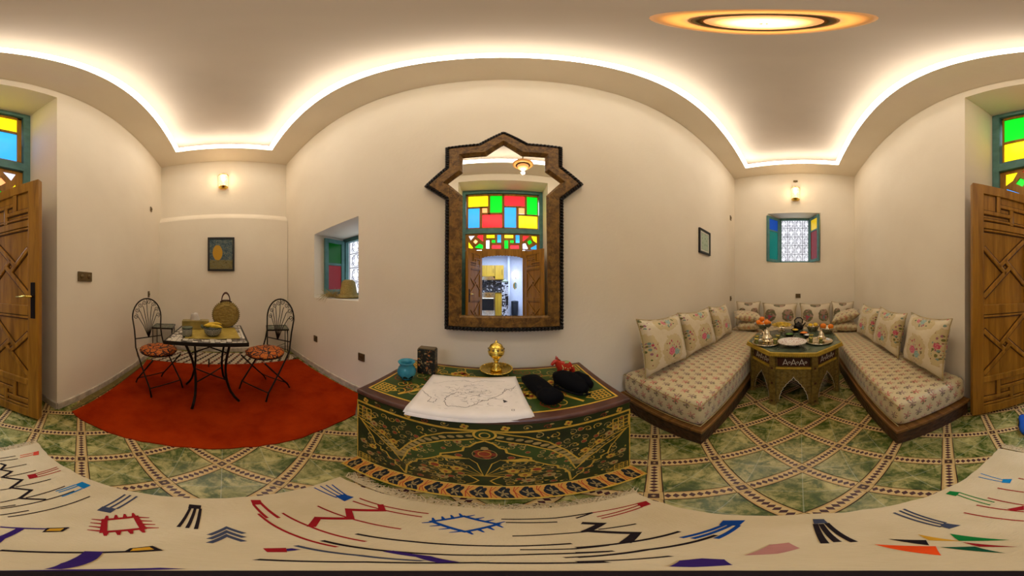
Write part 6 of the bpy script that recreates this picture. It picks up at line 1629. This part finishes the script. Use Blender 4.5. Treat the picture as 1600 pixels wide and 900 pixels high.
t = thing('mosaic_post', 'black and white mosaic clad kitchen counter post with a pointed cap', 'post', (.135, -3.6, KZ-.02)); MB().box((0, 0, .61), (.21, .21, 1.22)).build('post_body', mosaic_mat('bw_mosaic', .05, [(0, (.6, .6, .65)), (.4, (.03, .03, .04)), (.7, (.55, .55, .6))], .9), t); MB().lathe([(.12, 1.22), (.11, 1.26), (.06, 1.30), (.015, 1.35), (0, 1.36)], 8).build('post_cap', M['top_inlay'], t); MB().box((.06, .112, .62), (.07, .02, .3)).build('dark_plaque', M['frame_black'], t)
M['kw_shade'] = glow('kitchen_wall_lamp_glass', (1, .66, .36), 7)
t = thing('kitchen_wall_lamp', 'glowing orange wall lamp above the oval mirror in the kitchen', 'lamp', (.60, -4.80, 1.80)); MB().lathe([(.03, -.07), (.05, -.04), (.055, .06), (.04, .075)], 16).build('lamp_shade', M['kw_shade'], t, smooth=True); MB().box((0, -.02, -.07), (.04, .06, .03)).build('bracket', M['brass'], t)
t = thing('oval_mirror', 'small oval gold framed mirror under the kitchen wall lamp', 'mirror', (.58, -4.835, 1.40))
MB().tube([(.065*cos(2*pi*k/28), 0, .13*sin(2*pi*k/28)) for k in range(28)], .012, 8, closed=True).build('gold_frame', M['brass'], t, smooth=True); MB().prism([(.062*cos(2*pi*k/28), .127*sin(2*pi*k/28)) for k in range(28)], -.004, .004, lambda x, y, t: (x, t, y)).build('mirror_pane', gt.m, t)
t = thing('waste_bin', 'grey pedal bin standing against the kitchen wall', 'bin', (.55, -4.60, KZ-.02)); MB().lathe([(0, 0), (.11, 0), (.13, .02), (.14, .50), (.145, .53), (.13, .56), (0, .58)], 20).build('bin_body', plain('dark_plastic', (.03, .035, .045), .4), t, smooth=True); MB().box((0, .14, .02), (.05, .06, .015)).build('pedal', M['iron'], t)
t = thing('coloured_glass_screen', 'wooden kitchen screen with yellow, blue and red glass squares', 'screen', (.93, -3.9, KZ-.02), 0); m = MB()
for x in (-.12, .12): m.box((x, 0, .99), (.03, .04, 1.98))
for z in (.02, .9, 1.06, 1.22, 1.38, 1.56, 1.96): m.box((0, 0, z), (.21, .035, .03))
m.box((0, 0, .46), (.21, .02, .86)); m.build('screen_frame', M['cab'], t)
for z, h_, k in ((.98, .13, 'blue'), (1.14, .13, 'red'), (1.30, .13, 'peach'), (1.47, .15, 'blue'), (1.76, .37, 'yellow')): MB().box((0, 0, z), (.21, .008, h_)).build('pane', M['g_'+k], t)

t = thing('slipper', 'bright blue slipper at the right edge beside the cream rug', 'slipper', (.415, -1.155, .0), radians(25))
m = MB(); R = []
for y, w_, h_ in ((-.13, .018, .012), (-.12, .030, .024), (-.08, .038, .030), (-.02, .036, .034), (.04, .042, .046), (.09, .040, .042), (.12, .026, .026), (.132, .010, .012)):
    R.append([m.bm.verts.new((w_*cos(2*pi*k/16), y, .014+h_*(.5+.5*sin(2*pi*k/16)))) for k in range(16)])
for a, b in zip(R, R[1:]):
    for k in range(16): m.f([a[k], a[(k+1) % 16], b[(k+1) % 16], b[k]])
m.f(R[0][::-1]); m.f(R[-1]); m.build('upper', plain('blue_felt', (.005, .06, .30), .8), t, smooth=True)
MB().prism([((.045 if 3 < i < 11 or i < 1 or i > 13 else .04)*cos(2*pi*i/14), .136*sin(2*pi*i/14)) for i in range(14)], .0, .014).build('sole', M['frame_black'], t)
